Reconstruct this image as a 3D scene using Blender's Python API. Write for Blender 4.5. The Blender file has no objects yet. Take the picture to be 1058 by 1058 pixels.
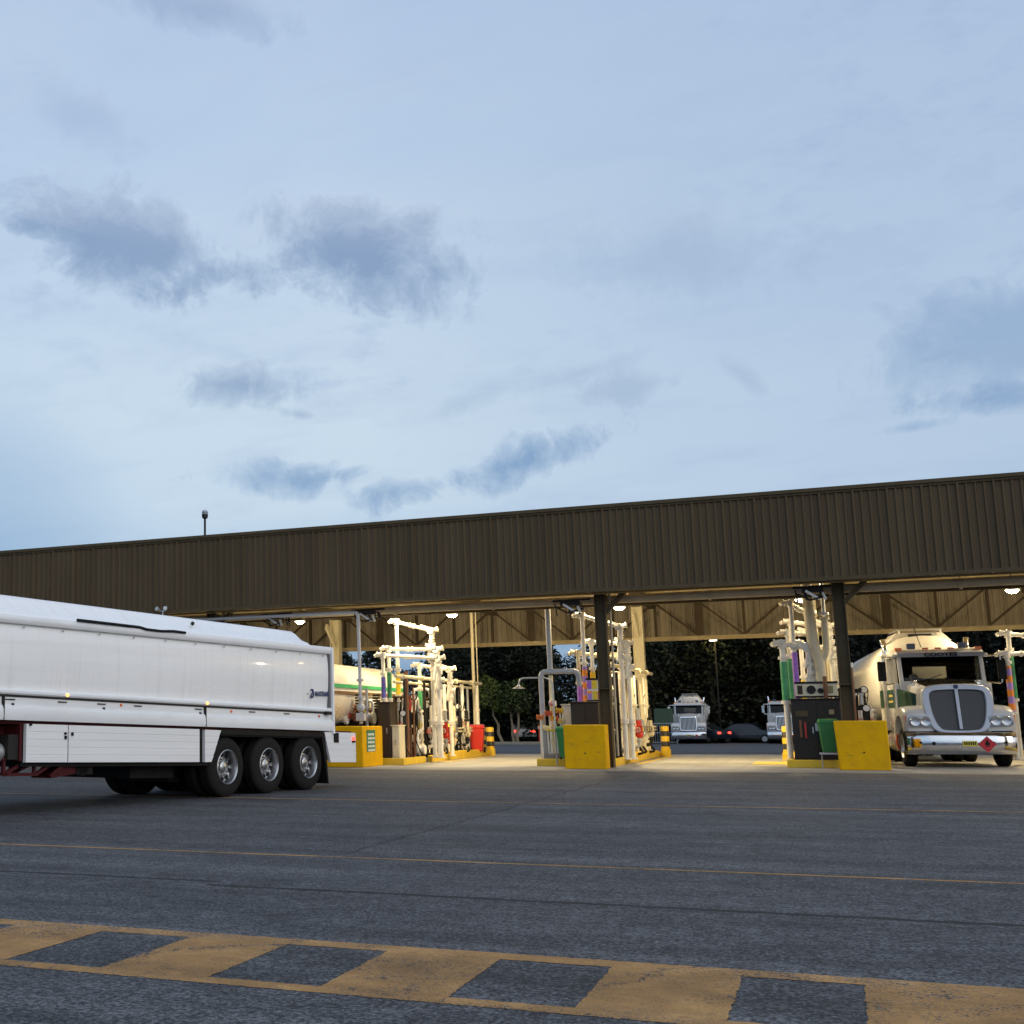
import bpy, bmesh, math, random
from mathutils import Vector, Matrix, noise
random.seed(7)
R = math.radians
scene = bpy.context.scene
COL = scene.collection

# ------------------------------------------------------------------ camera constants
FPX, PX, PY, EYE = 1295.0, 264.5, 529.0, 1.28
pit, rol, yw = R(9.5), R(-0.5), R(-24.6)
FW = Vector((math.sin(yw)*math.cos(pit), math.cos(yw)*math.cos(pit), math.sin(pit)))
r0 = Vector((math.cos(yw), -math.sin(yw), 0)); u0 = r0.cross(FW)
RT = math.cos(rol)*r0 + math.sin(rol)*u0
UP = -math.sin(rol)*r0 + math.cos(rol)*u0
def ray(x, y): return FW + RT*((x-PX)/FPX) - UP*((y-PY)/FPX)
def at(x, y, Y):
    """world point at depth Y that was measured at this place of the photograph"""
    d = ray(x, y); return d*(Y/d.y) + Vector((0, 0, EYE))

# ------------------------------------------------------------------ materials
def nodes_of(m):
    m.use_nodes = True; nt = m.node_tree; nt.nodes.clear(); return nt
def N(nt, typ, **kw):
    n = nt.nodes.new(typ)
    for k, v in kw.items():
        if k.startswith('i_'): n.inputs[int(k[2:])].default_value = v
        else: setattr(n, k, v)
    return n
def math_n(nt, op, a, b=None, clamp=False):
    n = nt.nodes.new('ShaderNodeMath'); n.operation = op; n.use_clamp = clamp
    for i, v in enumerate((a, b)):
        if v is None: continue
        if isinstance(v, (int, float)): n.inputs[i].default_value = v
        else: nt.links.new(v, n.inputs[i])
    return n.outputs[0]
def mixc(nt, fac, a, b, mode='MIX'):
    n = nt.nodes.new('ShaderNodeMix'); n.data_type = 'RGBA'; n.blend_type = mode
    for idx, v in ((0, fac), (6, a), (7, b)):
        if isinstance(v, (int, float)): n.inputs[idx].default_value = v
        elif isinstance(v, tuple): n.inputs[idx].default_value = (*v[:3], 1)
        else: nt.links.new(v, n.inputs[idx])
    return n.outputs[2]
def noise_n(nt, vec, scale, detail=4, rough=.6):
    n = nt.nodes.new('ShaderNodeTexNoise'); n.inputs['Scale'].default_value = scale
    n.inputs['Detail'].default_value = detail; n.inputs['Roughness'].default_value = rough
    if vec is not None: nt.links.new(vec, n.inputs['Vector'])
    return n.outputs['Fac']
def ramp(nt, fac, stops):
    n = nt.nodes.new('ShaderNodeValToRGB'); e = n.color_ramp.elements
    while len(e) < len(stops): e.new(.5)
    for el, (p, c) in zip(e, stops):
        el.position = p; el.color = (*c, 1) if isinstance(c, tuple) else (c, c, c, 1)
    nt.links.new(fac, n.inputs[0]); return n.outputs[0]
def obj_co(nt, scale=(1, 1, 1)):
    tc = nt.nodes.new('ShaderNodeTexCoord'); mp = nt.nodes.new('ShaderNodeMapping')
    mp.inputs['Scale'].default_value = scale; nt.links.new(tc.outputs['Object'], mp.inputs['Vector'])
    return mp.outputs[0]
def finish(nt, color, rough=.5, metal=0., bump=None, bump_s=.2, dist=.01, emit=None, estr=0, coat=0, spec=.5, trans=0):
    b = nt.nodes.new('ShaderNodeBsdfPrincipled'); o = nt.nodes.new('ShaderNodeOutputMaterial')
    nt.links.new(b.outputs[0], o.inputs[0])
    for nm, v in (('Base Color', color), ('Roughness', rough), ('Metallic', metal)):
        if isinstance(v, tuple): b.inputs[nm].default_value = (*v[:3], 1)
        elif isinstance(v, (int, float)): b.inputs[nm].default_value = v
        else: nt.links.new(v, b.inputs[nm])
    b.inputs['Specular IOR Level'].default_value = spec
    b.inputs['Coat Weight'].default_value = coat
    b.inputs['Transmission Weight'].default_value = trans
    if emit: b.inputs['Emission Color'].default_value = (*emit, 1); b.inputs['Emission Strength'].default_value = estr
    if bump is not None:
        bn = nt.nodes.new('ShaderNodeBump'); bn.inputs['Strength'].default_value = bump_s
        bn.inputs['Distance'].default_value = dist
        nt.links.new(bump, bn.inputs['Height']); nt.links.new(bn.outputs[0], b.inputs['Normal'])
    return b
MATS = {}
def mat(name, color, rough=.5, metal=0., dirt=.25, dscale=3., dirtc=None, stretch=(1, 1, 1), bump=.0, bscale=30, **kw):
    """painted or bare surface with blotches of grime and worn edges"""
    if name in MATS: return MATS[name]
    m = bpy.data.materials.new(name); nt = nodes_of(m); co = obj_co(nt, stretch)
    f = noise_n(nt, co, dscale, 6, .65)
    f = ramp(nt, f, [(.35, 0.), (.75, 1.)])
    f2 = noise_n(nt, co, dscale*9, 3, .6)
    dc = dirtc or tuple(c*.45 for c in color)
    c = mixc(nt, math_n(nt, 'MULTIPLY', f, dirt), color, dc)
    c = mixc(nt, math_n(nt, 'MULTIPLY', ramp(nt, f2, [(.5, 0.), (.8, 1.)]), dirt*.6), c, dc)
    rr = math_n(nt, 'ADD', math_n(nt, 'MULTIPLY', f, .15), rough-.05)
    bp = noise_n(nt, co, bscale, 3) if bump else None
    finish(nt, c, rr, metal, bump=bp, bump_s=bump, **kw)
    MATS[name] = m; return m
def emis(name, color, s):
    if name in MATS: return MATS[name]
    m = bpy.data.materials.new(name); nt = nodes_of(m); finish(nt, tuple(min(1, c) for c in color), .3, emit=color, estr=s)
    MATS[name] = m; return m

def m_asphalt(paint=None, cover=.5):
    m = bpy.data.materials.new('asphalt' if paint is None else 'worn_paint'); nt = nodes_of(m)
    tc = nt.nodes.new('ShaderNodeTexCoord'); P = tc.outputs['Object']
    sep = nt.nodes.new('ShaderNodeSeparateXYZ'); nt.links.new(P, sep.inputs[0]); X, Y = sep.outputs[0], sep.outputs[1]
    mp = nt.nodes.new('ShaderNodeMapping'); mp.inputs['Scale'].default_value = (.12, 1, 1); nt.links.new(P, mp.inputs[0])
    big = noise_n(nt, P, .35, 5, .6); streak = noise_n(nt, mp.outputs[0], 1.3, 6, .65)
    v = nt.nodes.new('ShaderNodeTexVoronoi'); v.inputs['Scale'].default_value = 88; nt.links.new(P, v.inputs['Vector'])
    stone = v.outputs['Color']; sd = v.outputs['Distance']
    bw = nt.nodes.new('ShaderNodeRGBToBW'); nt.links.new(stone, bw.inputs[0])
    spk = noise_n(nt, P, 140, 2, .7)
    base = mixc(nt, ramp(nt, big, [(.3, 0.), (.7, 1.)]), (.031, .034, .041), (.062, .066, .076))
    base = mixc(nt, ramp(nt, streak, [(.46, 0.), (.72, .8)]), base, (.115, .118, .126))
    base = mixc(nt, ramp(nt, streak, [(.28, .85), (.46, 0.)]), base, (.014, .015, .018))
    # aggregate: dark binder with lighter stones
    base = mixc(nt, ramp(nt, bw.outputs[0], [(.3, .8), (.6, 0.)]), base, (.010, .011, .013))
    base = mixc(nt, ramp(nt, bw.outputs[0], [(.70, 0.), (.92, .55)]), base, (.17, .175, .19))
    # resurfaced strip: paler past the joint at x=-4.5
    wob = math_n(nt, 'MULTIPLY', math_n(nt, 'SUBTRACT', noise_n(nt, P, .9, 4), .5), .35)
    jx = math_n(nt, 'ABSOLUTE', math_n(nt, 'ADD', math_n(nt, 'ADD', X, 4.5), wob))
    yr = math_n(nt, 'MULTIPLY', math_n(nt, 'GREATER_THAN', Y, 11.8), math_n(nt, 'LESS_THAN', Y, 30.))
    joint = math_n(nt, 'MULTIPLY', math_n(nt, 'LESS_THAN', jx, .03), yr)
    base = mixc(nt, math_n(nt, 'MULTIPLY', joint, .55), base, (.015, .015, .018))
    side = math_n(nt, 'MULTIPLY', math_n(nt, 'LESS_THAN', math_n(nt, 'ADD', X, wob), -4.5), yr)
    base = mixc(nt, math_n(nt, 'MULTIPLY', side, .55), base, (.022, .023, .027))
    # long crack across the yard
    wob2 = math_n(nt, 'MULTIPLY', math_n(nt, 'SUBTRACT', noise_n(nt, P, 1.6, 8, .75), .5), .22)
    step = math_n(nt, 'MULTIPLY', math_n(nt, 'LESS_THAN', X, -4.7), .2)
    cy = math_n(nt, 'ABSOLUTE', math_n(nt, 'SUBTRACT', math_n(nt, 'ADD', math_n(nt, 'SUBTRACT', Y, 9.26), wob2), step))
    crack = math_n(nt, 'LESS_THAN', cy, math_n(nt, 'MULTIPLY', noise_n(nt, P, 4, 3), .10))
    mp3 = nt.nodes.new('ShaderNodeMapping'); mp3.inputs['Scale'].default_value = (.05, 1.6, 1); mp3.inputs['Rotation'].default_value = (0, 0, R(4)); nt.links.new(P, mp3.inputs[0])
    scuff = noise_n(nt, mp3.outputs[0], 2.6, 9, .72)
    base = mixc(nt, ramp(nt, scuff, [(.55, 0.), (.72, .6)]), base, (.14, .14, .145))
    base = mixc(nt, ramp(nt, scuff, [(.3, .7), (.43, 0.)]), base, (.012, .012, .014))
    blot = noise_n(nt, P, 2.2, 7, .7); base = mixc(nt, ramp(nt, blot, [(.56, 0.), (.72, .55)]), base, (.105, .106, .112)); base = mixc(nt, ramp(nt, blot, [(.3, .6), (.44, 0.)]), base, (.016, .017, .02))
    vd = nt.nodes.new('ShaderNodeTexVoronoi'); vd.inputs['Scale'].default_value = .8; nt.links.new(P, vd.inputs['Vector'])
    drip = ramp(nt, math_n(nt, 'ADD', vd.outputs['Distance'], math_n(nt, 'MULTIPLY', math_n(nt, 'SUBTRACT', blot, .5), .25)), [(.06, .75), (.13, 0.)]); base = mixc(nt, drip, base, (.012, .012, .013))
    oil = ramp(nt, noise_n(nt, P, .9, 3, .5), [(.66, 0.), (.74, .6)])
    base = mixc(nt, math_n(nt, 'MULTIPLY', oil, .6), base, (.02, .02, .022))
    gr = noise_n(nt, P, 38, 4, .75); base = mixc(nt, ramp(nt, gr, [(.40, .95), (.5, 0.)]), base, (.006, .007, .009)); base = mixc(nt, ramp(nt, gr, [(.51, 0.), (.62, .85)]), base, (.16, .165, .18))
    gr2 = noise_n(nt, P, 11, 5, .75); base = mixc(nt, ramp(nt, gr2, [(.38, .7), (.49, 0.)]), base, (.010, .011, .014)); base = mixc(nt, ramp(nt, gr2, [(.53, 0.), (.66, .5)]), base, (.13, .135, .15))
    base = mixc(nt, math_n(nt, 'MULTIPLY', crack, .92), base, (.004, .004, .005)); base = mixc(nt, math_n(nt, 'MULTIPLY', joint, .6), base, (.01, .01, .012))
    rough = .82
    if paint:
        wear = noise_n(nt, P, 5, 8, .8); wl = noise_n(nt, P, .8, 3)
        w = math_n(nt, 'ADD', math_n(nt, 'MULTIPLY', wear, .7), math_n(nt, 'MULTIPLY', wl, .5))
        w = math_n(nt, 'ADD', w, math_n(nt, 'MULTIPLY', bw.outputs[0], .28))
        pm = ramp(nt, w, [(cover, 0.), (cover+.16, 1.)])
        pc = mixc(nt, ramp(nt, wear, [(.3, 0.), (.7, 1.)]), paint, tuple(c*.72 for c in paint))
        # hairline cracks and tyre scuffs through the paint
        pc = mixc(nt, ramp(nt, streak, [(.52, 0.), (.75, .45)]), pc, (.09, .075, .06)); pc = mixc(nt, ramp(nt, noise_n(nt, P, 70, 4, .8), [(.3, .5), (.5, 0.)]), pc, (.13, .07, .03)); pc = mixc(nt, ramp(nt, blot, [(.5, 0.), (.7, .4)]), pc, (.46, .27, .10))
        cr2 = math_n(nt, 'ABSOLUTE', math_n(nt, 'SUBTRACT', math_n(nt, 'FRACT', math_n(nt, 'ADD', math_n(nt, 'MULTIPLY', X, .43), math_n(nt, 'ADD', math_n(nt, 'MULTIPLY', Y, -.35), math_n(nt, 'MULTIPLY', noise_n(nt, P, 2.2, 6, .7), .6)))), .5))
        pm = math_n(nt, 'MULTIPLY', pm, math_n(nt, 'GREATER_THAN', cr2, .006))
        base = mixc(nt, pm, base, pc)
    lane = math_n(nt, 'ADD', math_n(nt, 'MULTIPLY', streak, .45), math_n(nt, 'MULTIPLY', blot, .55))
    base = mixc(nt, 1., base, ramp(nt, lane, [(.36, .62), (.5, .98), (.64, 1.3)]), 'MULTIPLY')
    hgt = math_n(nt, 'ADD', math_n(nt, 'MULTIPLY', sd, 1.), math_n(nt, 'MULTIPLY', spk, .5))
    finish(nt, base, rough, bump=hgt, bump_s=.55, dist=.006, spec=.35)
    return m
def m_concrete():
    m = bpy.data.materials.new('apron_concrete'); nt = nodes_of(m); P = obj_co(nt)
    sep = nt.nodes.new('ShaderNodeSeparateXYZ'); nt.links.new(P, sep.inputs[0])
    a = noise_n(nt, P, .5, 6, .65); b = noise_n(nt, obj_co(nt, (1.2, .1, 1)), 2.2, 5); c = noise_n(nt, P, 30, 3)
    col = mixc(nt, ramp(nt, a, [(.3, 0.), (.7, 1.)]), (.24, .235, .22), (.36, .35, .325))
    col = mixc(nt, ramp(nt, b, [(.5, 0.), (.8, .6)]), col, (.12, .115, .11))
    col = mixc(nt, ramp(nt, c, [(.3, .3), (.6, 0.)]), col, (.15, .145, .14))
    edge = ramp(nt, math_n(nt, 'ADD', math_n(nt, 'MULTIPLY', math_n(nt, 'SUBTRACT', sep.outputs[1], 32.2), .4), math_n(nt, 'SUBTRACT', a, .5)), [(.1, 1.), (.9, 0.)])
    col = mixc(nt, math_n(nt, 'MULTIPLY', edge, .7), col, (.085, .086, .09))
    jn = math_n(nt, 'LESS_THAN', math_n(nt, 'ABSOLUTE', math_n(nt, 'SUBTRACT', math_n(nt, 'FRACT', math_n(nt, 'MULTIPLY', sep.outputs[1], .22)), .5)), .004)
    col = mixc(nt, jn, col, (.05, .05, .05))
    finish(nt, col, .75, bump=c, bump_s=.15); return m
def m_stripes(ca, cb, pitch, off=0., dirt=.3):
    m = bpy.data.materials.new('hazard_bands'); nt = nodes_of(m); P = obj_co(nt)
    sep = nt.nodes.new('ShaderNodeSeparateXYZ'); nt.links.new(P, sep.inputs[0])
    f = math_n(nt, 'FRACT', math_n(nt, 'DIVIDE', math_n(nt, 'ADD', sep.outputs[2], off), pitch))
    c = mixc(nt, math_n(nt, 'GREATER_THAN', f, .5), ca, cb)
    g = ramp(nt, noise_n(nt, P, 7, 6, .7), [(.45, 0.), (.8, dirt)])
    c = mixc(nt, g, c, (.12, .1, .07)); finish(nt, c, .45); return m
def m_cladding(name, c1, c2):
    m = bpy.data.materials.new(name); nt = nodes_of(m); tc = nt.nodes.new('ShaderNodeTexCoord'); P = tc.outputs['Object']
    sep = nt.nodes.new('ShaderNodeSeparateXYZ'); nt.links.new(P, sep.inputs[0])
    sheet = math_n(nt, 'FLOOR', math_n(nt, 'DIVIDE', sep.outputs[0], .76))
    wn = nt.nodes.new('ShaderNodeTexWhiteNoise'); wn.noise_dimensions = '1D'; nt.links.new(sheet, wn.inputs['W'])
    run = noise_n(nt, obj_co(nt, (3, 1, .12)), 1.5, 6, .7); bl = noise_n(nt, P, .5, 4)
    f = math_n(nt, 'ADD', math_n(nt, 'MULTIPLY', wn.outputs[0], .16), math_n(nt, 'ADD', .1, math_n(nt, 'MULTIPLY', run, .6)))
    c = mixc(nt, ramp(nt, f, [(.2, 0.), (.75, 1.)]), c1, c2)
    c = mixc(nt, ramp(nt, bl, [(.4, 0.), (.7, .18)]), c, tuple(x*.6 for x in c1))
    finish(nt, c, .6, spec=.15); return m
def m_leaf(name, c1, c2):
    m = bpy.data.materials.new(name); nt = nodes_of(m); P = obj_co(nt)
    a = noise_n(nt, P, .9, 4); b = noise_n(nt, P, 6, 2)
    f = math_n(nt, 'ADD', math_n(nt, 'MULTIPLY', a, .7), math_n(nt, 'MULTIPLY', b, .3))
    c = mixc(nt, ramp(nt, f, [(.35, 0.), (.65, 1.)]), c1, c2); finish(nt, c, .6, spec=.25); return m

ASPH = m_asphalt(); PAINT = m_asphalt((.40, .215, .068), .545); THINPAINT = m_asphalt((.40, .22, .065), .57)
CONC = m_concrete()
CLAD = m_cladding('brown_cladding', (.068, .049, .028), (.112, .082, .048))
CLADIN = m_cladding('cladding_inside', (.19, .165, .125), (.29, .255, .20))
STEEL = mat('brown_steel', (.085, .064, .034), .6, spec=.2, dirt=.5)
STEELL = mat('tan_steel', (.30, .235, .12), .5, dirt=.5)
CREAM = mat('cream_paint', (.72, .66, .48), .45, dirt=.35, dirtc=(.32, .25, .13), stretch=(1, 1, .3))
WHITEP = mat('white_pipe_paint', (.86, .85, .80), .4, dirt=.32, dscale=4, dirtc=(.35, .27, .17))
GREYP = mat('grey_pipe_paint', (.40, .42, .46), .4, dirt=.3)
GALV = mat('galvanised_steel', (.50, .51, .52), .4, .7, dirt=.3)
DARK = mat('dark_metal', (.02, .018, .017), .55, spec=.25, dirt=.4)
RUST = mat('brown_pipe', (.20, .075, .03), .55, dirt=.5)
YEL = mat('yellow_paint', (.68, .375, .003), .6, spec=.06, dirt=.42, dscale=3.2, dirtc=(.32, .17, .02), bump=.12)
YKERB = mat('kerb_yellow', (.76, .50, .012), .5, dirt=.4, dscale=3, dirtc=(.3, .22, .08))
SLAB = mat('island_concrete', (.26, .25, .23), .8, dirt=.6, dscale=2, bump=.2)
TYRE = mat('tyre_rubber', (.009, .009, .0095), .8, spec=.15, dirt=.4, dirtc=(.024, .022, .02), bump=.15, bscale=60)
BLACK = mat('black_plastic', (.007, .007, .0075), .6, spec=.2, dirt=.3)
CHROME = mat('chrome', (.75, .76, .78), .12, 1., dirt=.12)
ALLOY = mat('alloy_wheel', (.50, .51, .53), .33, 1., dirt=.45, dscale=6, dirtc=(.22, .2, .18))
def m_trailer():
    m = bpy.data.materials.new('trailer_white'); nt = nodes_of(m)
    a = noise_n(nt, obj_co(nt, (1, .25, 1.5)), .8, 6, .65); b = noise_n(nt, obj_co(nt, (1, 5, .25)), 1.6, 6, .7); c = noise_n(nt, obj_co(nt), 6, 8, .75); d = noise_n(nt, obj_co(nt, (1, .05, 4)), 2.5, 4)
    col = mixc(nt, ramp(nt, a, [(.4, 0.), (.75, .35)]), (.79, .80, .81), (.60, .60, .59))
    col = mixc(nt, ramp(nt, b, [(.52, 0.), (.78, .45)]), col, (.50, .49, .46)); col = mixc(nt, ramp(nt, c, [(.62, 0.), (.8, .35)]), col, (.46, .45, .42)); col = mixc(nt, ramp(nt, d, [(.5, 0.), (.75, .18)]), col, (.5, .5, .5))
    finish(nt, col, math_n(nt, 'ADD', math_n(nt, 'MULTIPLY', a, .25), .14), coat=.4); return m
TWHITE = m_trailer()
TWHITE2 = mat('trailer_panel_white', (.72, .73, .745), .42, dirt=.3, dscale=1.2, stretch=(1, .15, 4), dirtc=(.48, .49, .48))
TRAIL = mat('trailer_rail_white', (.70, .72, .74), .4, dirt=.3, dscale=1.2, stretch=(1, .3, 1), dirtc=(.4, .4, .4))
DKRED = mat('chassis_red', (.06, .007, .009), .6, spec=.2, dirt=.5)
TRUCKW = mat('truck_white', (.58, .58, .58), .25, dirt=.3, dirtc=(.35, .33, .3), coat=.4)
TANKW = mat('tank_white', (.58, .56, .52), .3, dirt=.25, dscale=1, stretch=(1, .3, 1), dirtc=(.5, .46, .38))
SILVER = mat('grille_silver', (.38, .41, .48), .35, .35, dirt=.15)
GLASS = mat('dark_glass', (.015, .018, .022), .06, dirt=.05, spec=.8)
GREEN = mat('green_panel', (.006, .045, .022), .5, spec=.3, dirt=.2)
GBIN = mat('green_bin_plastic', (.02, .17, .05), .45, dirt=.2)
RBIN = mat('red_bin_plastic', (.55, .03, .02), .45, dirt=.2)
AMBER = emis('amber_lamp', (1., .25, .03), 9.)
AMBERD = mat('amber_lens', (.75, .16, .02), .25, dirt=.1)
REDL = emis('red_lamp', (1., .05, .03), 4.)
CLEAR = mat('lamp_lens', (.30, .33, .36), .15, .3, dirt=.1, coat=.6)
BLUE = mat('navy_ink', (.015, .03, .12), .5, dirt=.1)
CARBLUE = mat('car_dark_paint', (.012, .018, .03), .35, dirt=.05, coat=.3)
SKIN = mat('skin', (.45, .27, .19), .5, dirt=.1); CLOTH = mat('hi_vis_shirt', (.08, .09, .13), .8, dirt=.2)

# ------------------------------------------------------------------ mesh builder
class MB:
    def __init__(s): s.v = []; s.f = []; s.mi = []; s.mats = []; s.cur = 0; s.warp = None
    def use(s, m):
        if m not in s.mats: s.mats.append(m)
        s.cur = s.mats.index(m); return s
    def add(s, vs, fs):
        o = len(s.v); s.v += [tuple(v) for v in vs]
        for f in fs: s.f.append([o+i for i in f]); s.mi.append(s.cur)
        return s
    def box(s, x0, x1, y0, y1, z0, z1):
        vs = [(x, y, z) for x in (x0, x1) for y in (y0, y1) for z in (z0, z1)]
        return s.add(vs, [(0, 1, 3, 2), (4, 6, 7, 5), (0, 4, 5, 1), (2, 3, 7, 6), (0, 2, 6, 4), (1, 5, 7, 3)])
    def bar(s, a, b, w, h, up=(0, 0, 1)):
        a, b = Vector(a), Vector(b); d = (b-a).normalized(); up = Vector(up)
        if abs(d.dot(up)) > .98: up = Vector((1, 0, 0))
        x = d.cross(up).normalized()*(w/2); y = x.cross(d).normalized()*(h/2)
        vs = [p+i*x+j*y for p in (a, b) for i, j in ((-1, -1), (1, -1), (1, 1), (-1, 1))]
        return s.add(vs, [(3, 2, 1, 0), (4, 5, 6, 7), (0, 1, 5, 4), (1, 2, 6, 5), (2, 3, 7, 6), (3, 0, 4, 7)])
    def cyl(s, a, b, r0, r1=None, n=14, caps=True):
        a, b = Vector(a), Vector(b); r1 = r0 if r1 is None else r1; d = (b-a).normalized()
        t = Vector((0, 0, 1)) if abs(d.z) < .9 else Vector((1, 0, 0)); x = d.cross(t).normalized(); y = d.cross(x)
        vs = []
        for p, r in ((a, r0), (b, r1)):
            for k in range(n):
                an = 2*math.pi*k/n; vs.append(p+x*(r*math.cos(an))+y*(r*math.sin(an)))
        fs = [(k, (k+1) % n, n+(k+1) % n, n+k) for k in range(n)]
        if caps: fs += [tuple(range(n-1, -1, -1)), tuple(range(n, 2*n))]
        return s.add(vs, fs)
    def tube(s, pts, r, n=10, bend=0.):
        """pipe along a polyline; corners rounded by `bend`"""
        pts = [Vector(p) for p in pts]; q = [pts[0]]
        for i in range(1, len(pts)-1):
            a, b, c = pts[i-1], pts[i], pts[i+1]; l = min(bend or r*1.6, (a-b).length*.45, (c-b).length*.45)
            p0 = b+(a-b).normalized()*l; p1 = b+(c-b).normalized()*l
            for k in range(5):
                t = k/4; q.append(p0*(1-t)**2+b*2*t*(1-t)+p1*t*t)
        q.append(pts[-1]); vs = []; prev = None
        for i, p in enumerate(q):
            d = (q[min(i+1, len(q)-1)]-q[max(i-1, 0)]).normalized()
            if prev is None:
                t = Vector((0, 0, 1)) if abs(d.z) < .9 else Vector((1, 0, 0)); x = d.cross(t).normalized()
            else: x = (prev-d*prev.dot(d)).normalized()
            prev = x; y = d.cross(x)
            for k in range(n):
                an = 2*math.pi*k/n; vs.append(p+x*(r*math.cos(an))+y*(r*math.sin(an)))
        fs = [(i*n+k, i*n+(k+1) % n, (i+1)*n+(k+1) % n, (i+1)*n+k) for i in range(len(q)-1) for k in range(n)]
        fs += [tuple(range(n-1, -1, -1)), tuple(range((len(q)-1)*n, len(q)*n))]
        return s.add(vs, fs)
    def lathe(s, prof, a=(0, 0, 0), axis=(0, 0, 1), n=24):
        """prof = [(distance along axis, radius)]"""
        a = Vector(a); d = Vector(axis).normalized(); t = Vector((0, 0, 1)) if abs(d.z) < .9 else Vector((1, 0, 0))
        x = d.cross(t).normalized(); y = d.cross(x); vs = []
        for h, r in prof:
            for k in range(n):
                an = 2*math.pi*k/n; vs.append(a+d*h+x*(max(r, 1e-4)*math.cos(an))+y*(max(r, 1e-4)*math.sin(an)))
        fs = [(i*n+k, i*n+(k+1) % n, (i+1)*n+(k+1) % n, (i+1)*n+k) for i in range(len(prof)-1) for k in range(n)]
        return s.add(vs, fs)
    def ball(s, c, r, n=12, sq=(1, 1, 1)):
        c = Vector(c); vs = []; m = n//2
        for i in range(m+1):
            th = math.pi*i/m
            for k in range(n):
                an = 2*math.pi*k/n
                vs.append(c+Vector((sq[0]*r*math.sin(th)*math.cos(an), sq[1]*r*math.sin(th)*math.sin(an), sq[2]*r*math.cos(th))))
        return s.add(vs, [(i*n+k, (i+1)*n+k, (i+1)*n+(k+1) % n, i*n+(k+1) % n) for i in range(m) for k in range(n)])
    def loft(s, secs, caps=True, closed=True):
        n = len(secs[0]); vs = [p for q in secs for p in q]
        fs = [(i*n+k, i*n+(k+1) % n, (i+1)*n+(k+1) % n, (i+1)*n+k) for i in range(len(secs)-1) for k in range(n if closed else n-1)]
        if caps: fs += [tuple(range(n-1, -1, -1)), tuple(range((len(secs)-1)*n, len(secs)*n))]
        return s.add(vs, fs)
    def prism(s, poly, f0, f1):
        return s.loft([[f0(p) for p in poly], [f1(p) for p in poly]])
    def obj(s, name, m=None, parent=None, bevel=0., smooth=35, loc=None, rot=None, segs=2):
        vs = s.v if s.warp is None else [s.warp(*v) for v in s.v]
        me = bpy.data.meshes.new(name); me.from_pydata(vs, [], s.f)
        ms = s.mats if s.mats else [m]
        for q in ms: me.materials.append(q)
        if s.mats: me.polygons.foreach_set('material_index', s.mi)
        bm = bmesh.new(); bm.from_mesh(me); bmesh.ops.recalc_face_normals(bm, faces=bm.faces); bm.to_mesh(me); bm.free()
        if smooth:
            me.polygons.foreach_set('use_smooth', [True]*len(me.polygons)); me.set_sharp_from_angle(angle=R(smooth))
        me.update(); o = bpy.data.objects.new(name, me); COL.objects.link(o)
        if parent: o.parent = parent
        if loc is not None: o.location = loc
        if rot: o.rotation_euler = rot
        if bevel:
            b = o.modifiers.new('edge', 'BEVEL'); b.width = bevel; b.segments = segs; b.limit_method = 'ANGLE'; b.angle_limit = R(30)
        return o
def tag(o, label, cat, group=None):
    o['label'] = label; o['category'] = cat
    if group: o['group'] = group
    return o
def thing(name, label, cat, loc=(0, 0, 0), rz=0., group=None):
    o = bpy.data.objects.new(name, None); COL.objects.link(o); o.location = loc; o.rotation_euler = (0, 0, rz)
    o.empty_display_size = .3; return tag(o, label, cat, group)
def struct(o): o['kind'] = 'structure'; return o
def copy_tree(o, parent=None):
    c = o.copy(); COL.objects.link(c)
    if parent: c.parent = parent
    for ch in list(o.children): copy_tree(ch, c)
    return c
def text(name, s, size, m, parent, loc, rot, ext=.004, ax='CENTER', sx=1.):
    cu = bpy.data.curves.new(name, 'FONT'); cu.body = s; cu.size = size; cu.extrude = ext; cu.offset = .004; cu.align_x = ax; cu.align_y = 'CENTER'
    t = bpy.data.objects.new(name+'_tmp', cu); COL.objects.link(t); bpy.context.view_layer.update()
    me = bpy.data.meshes.new_from_object(t.evaluated_get(bpy.context.evaluated_depsgraph_get()))
    bpy.data.objects.remove(t); bpy.data.curves.remove(cu)
    me.materials.clear(); me.materials.append(m); o = bpy.data.objects.new(name, me); COL.objects.link(o)
    o.parent = parent; o.location = loc; o.rotation_euler = rot; o.scale = (sx, 1, 1); return o

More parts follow.
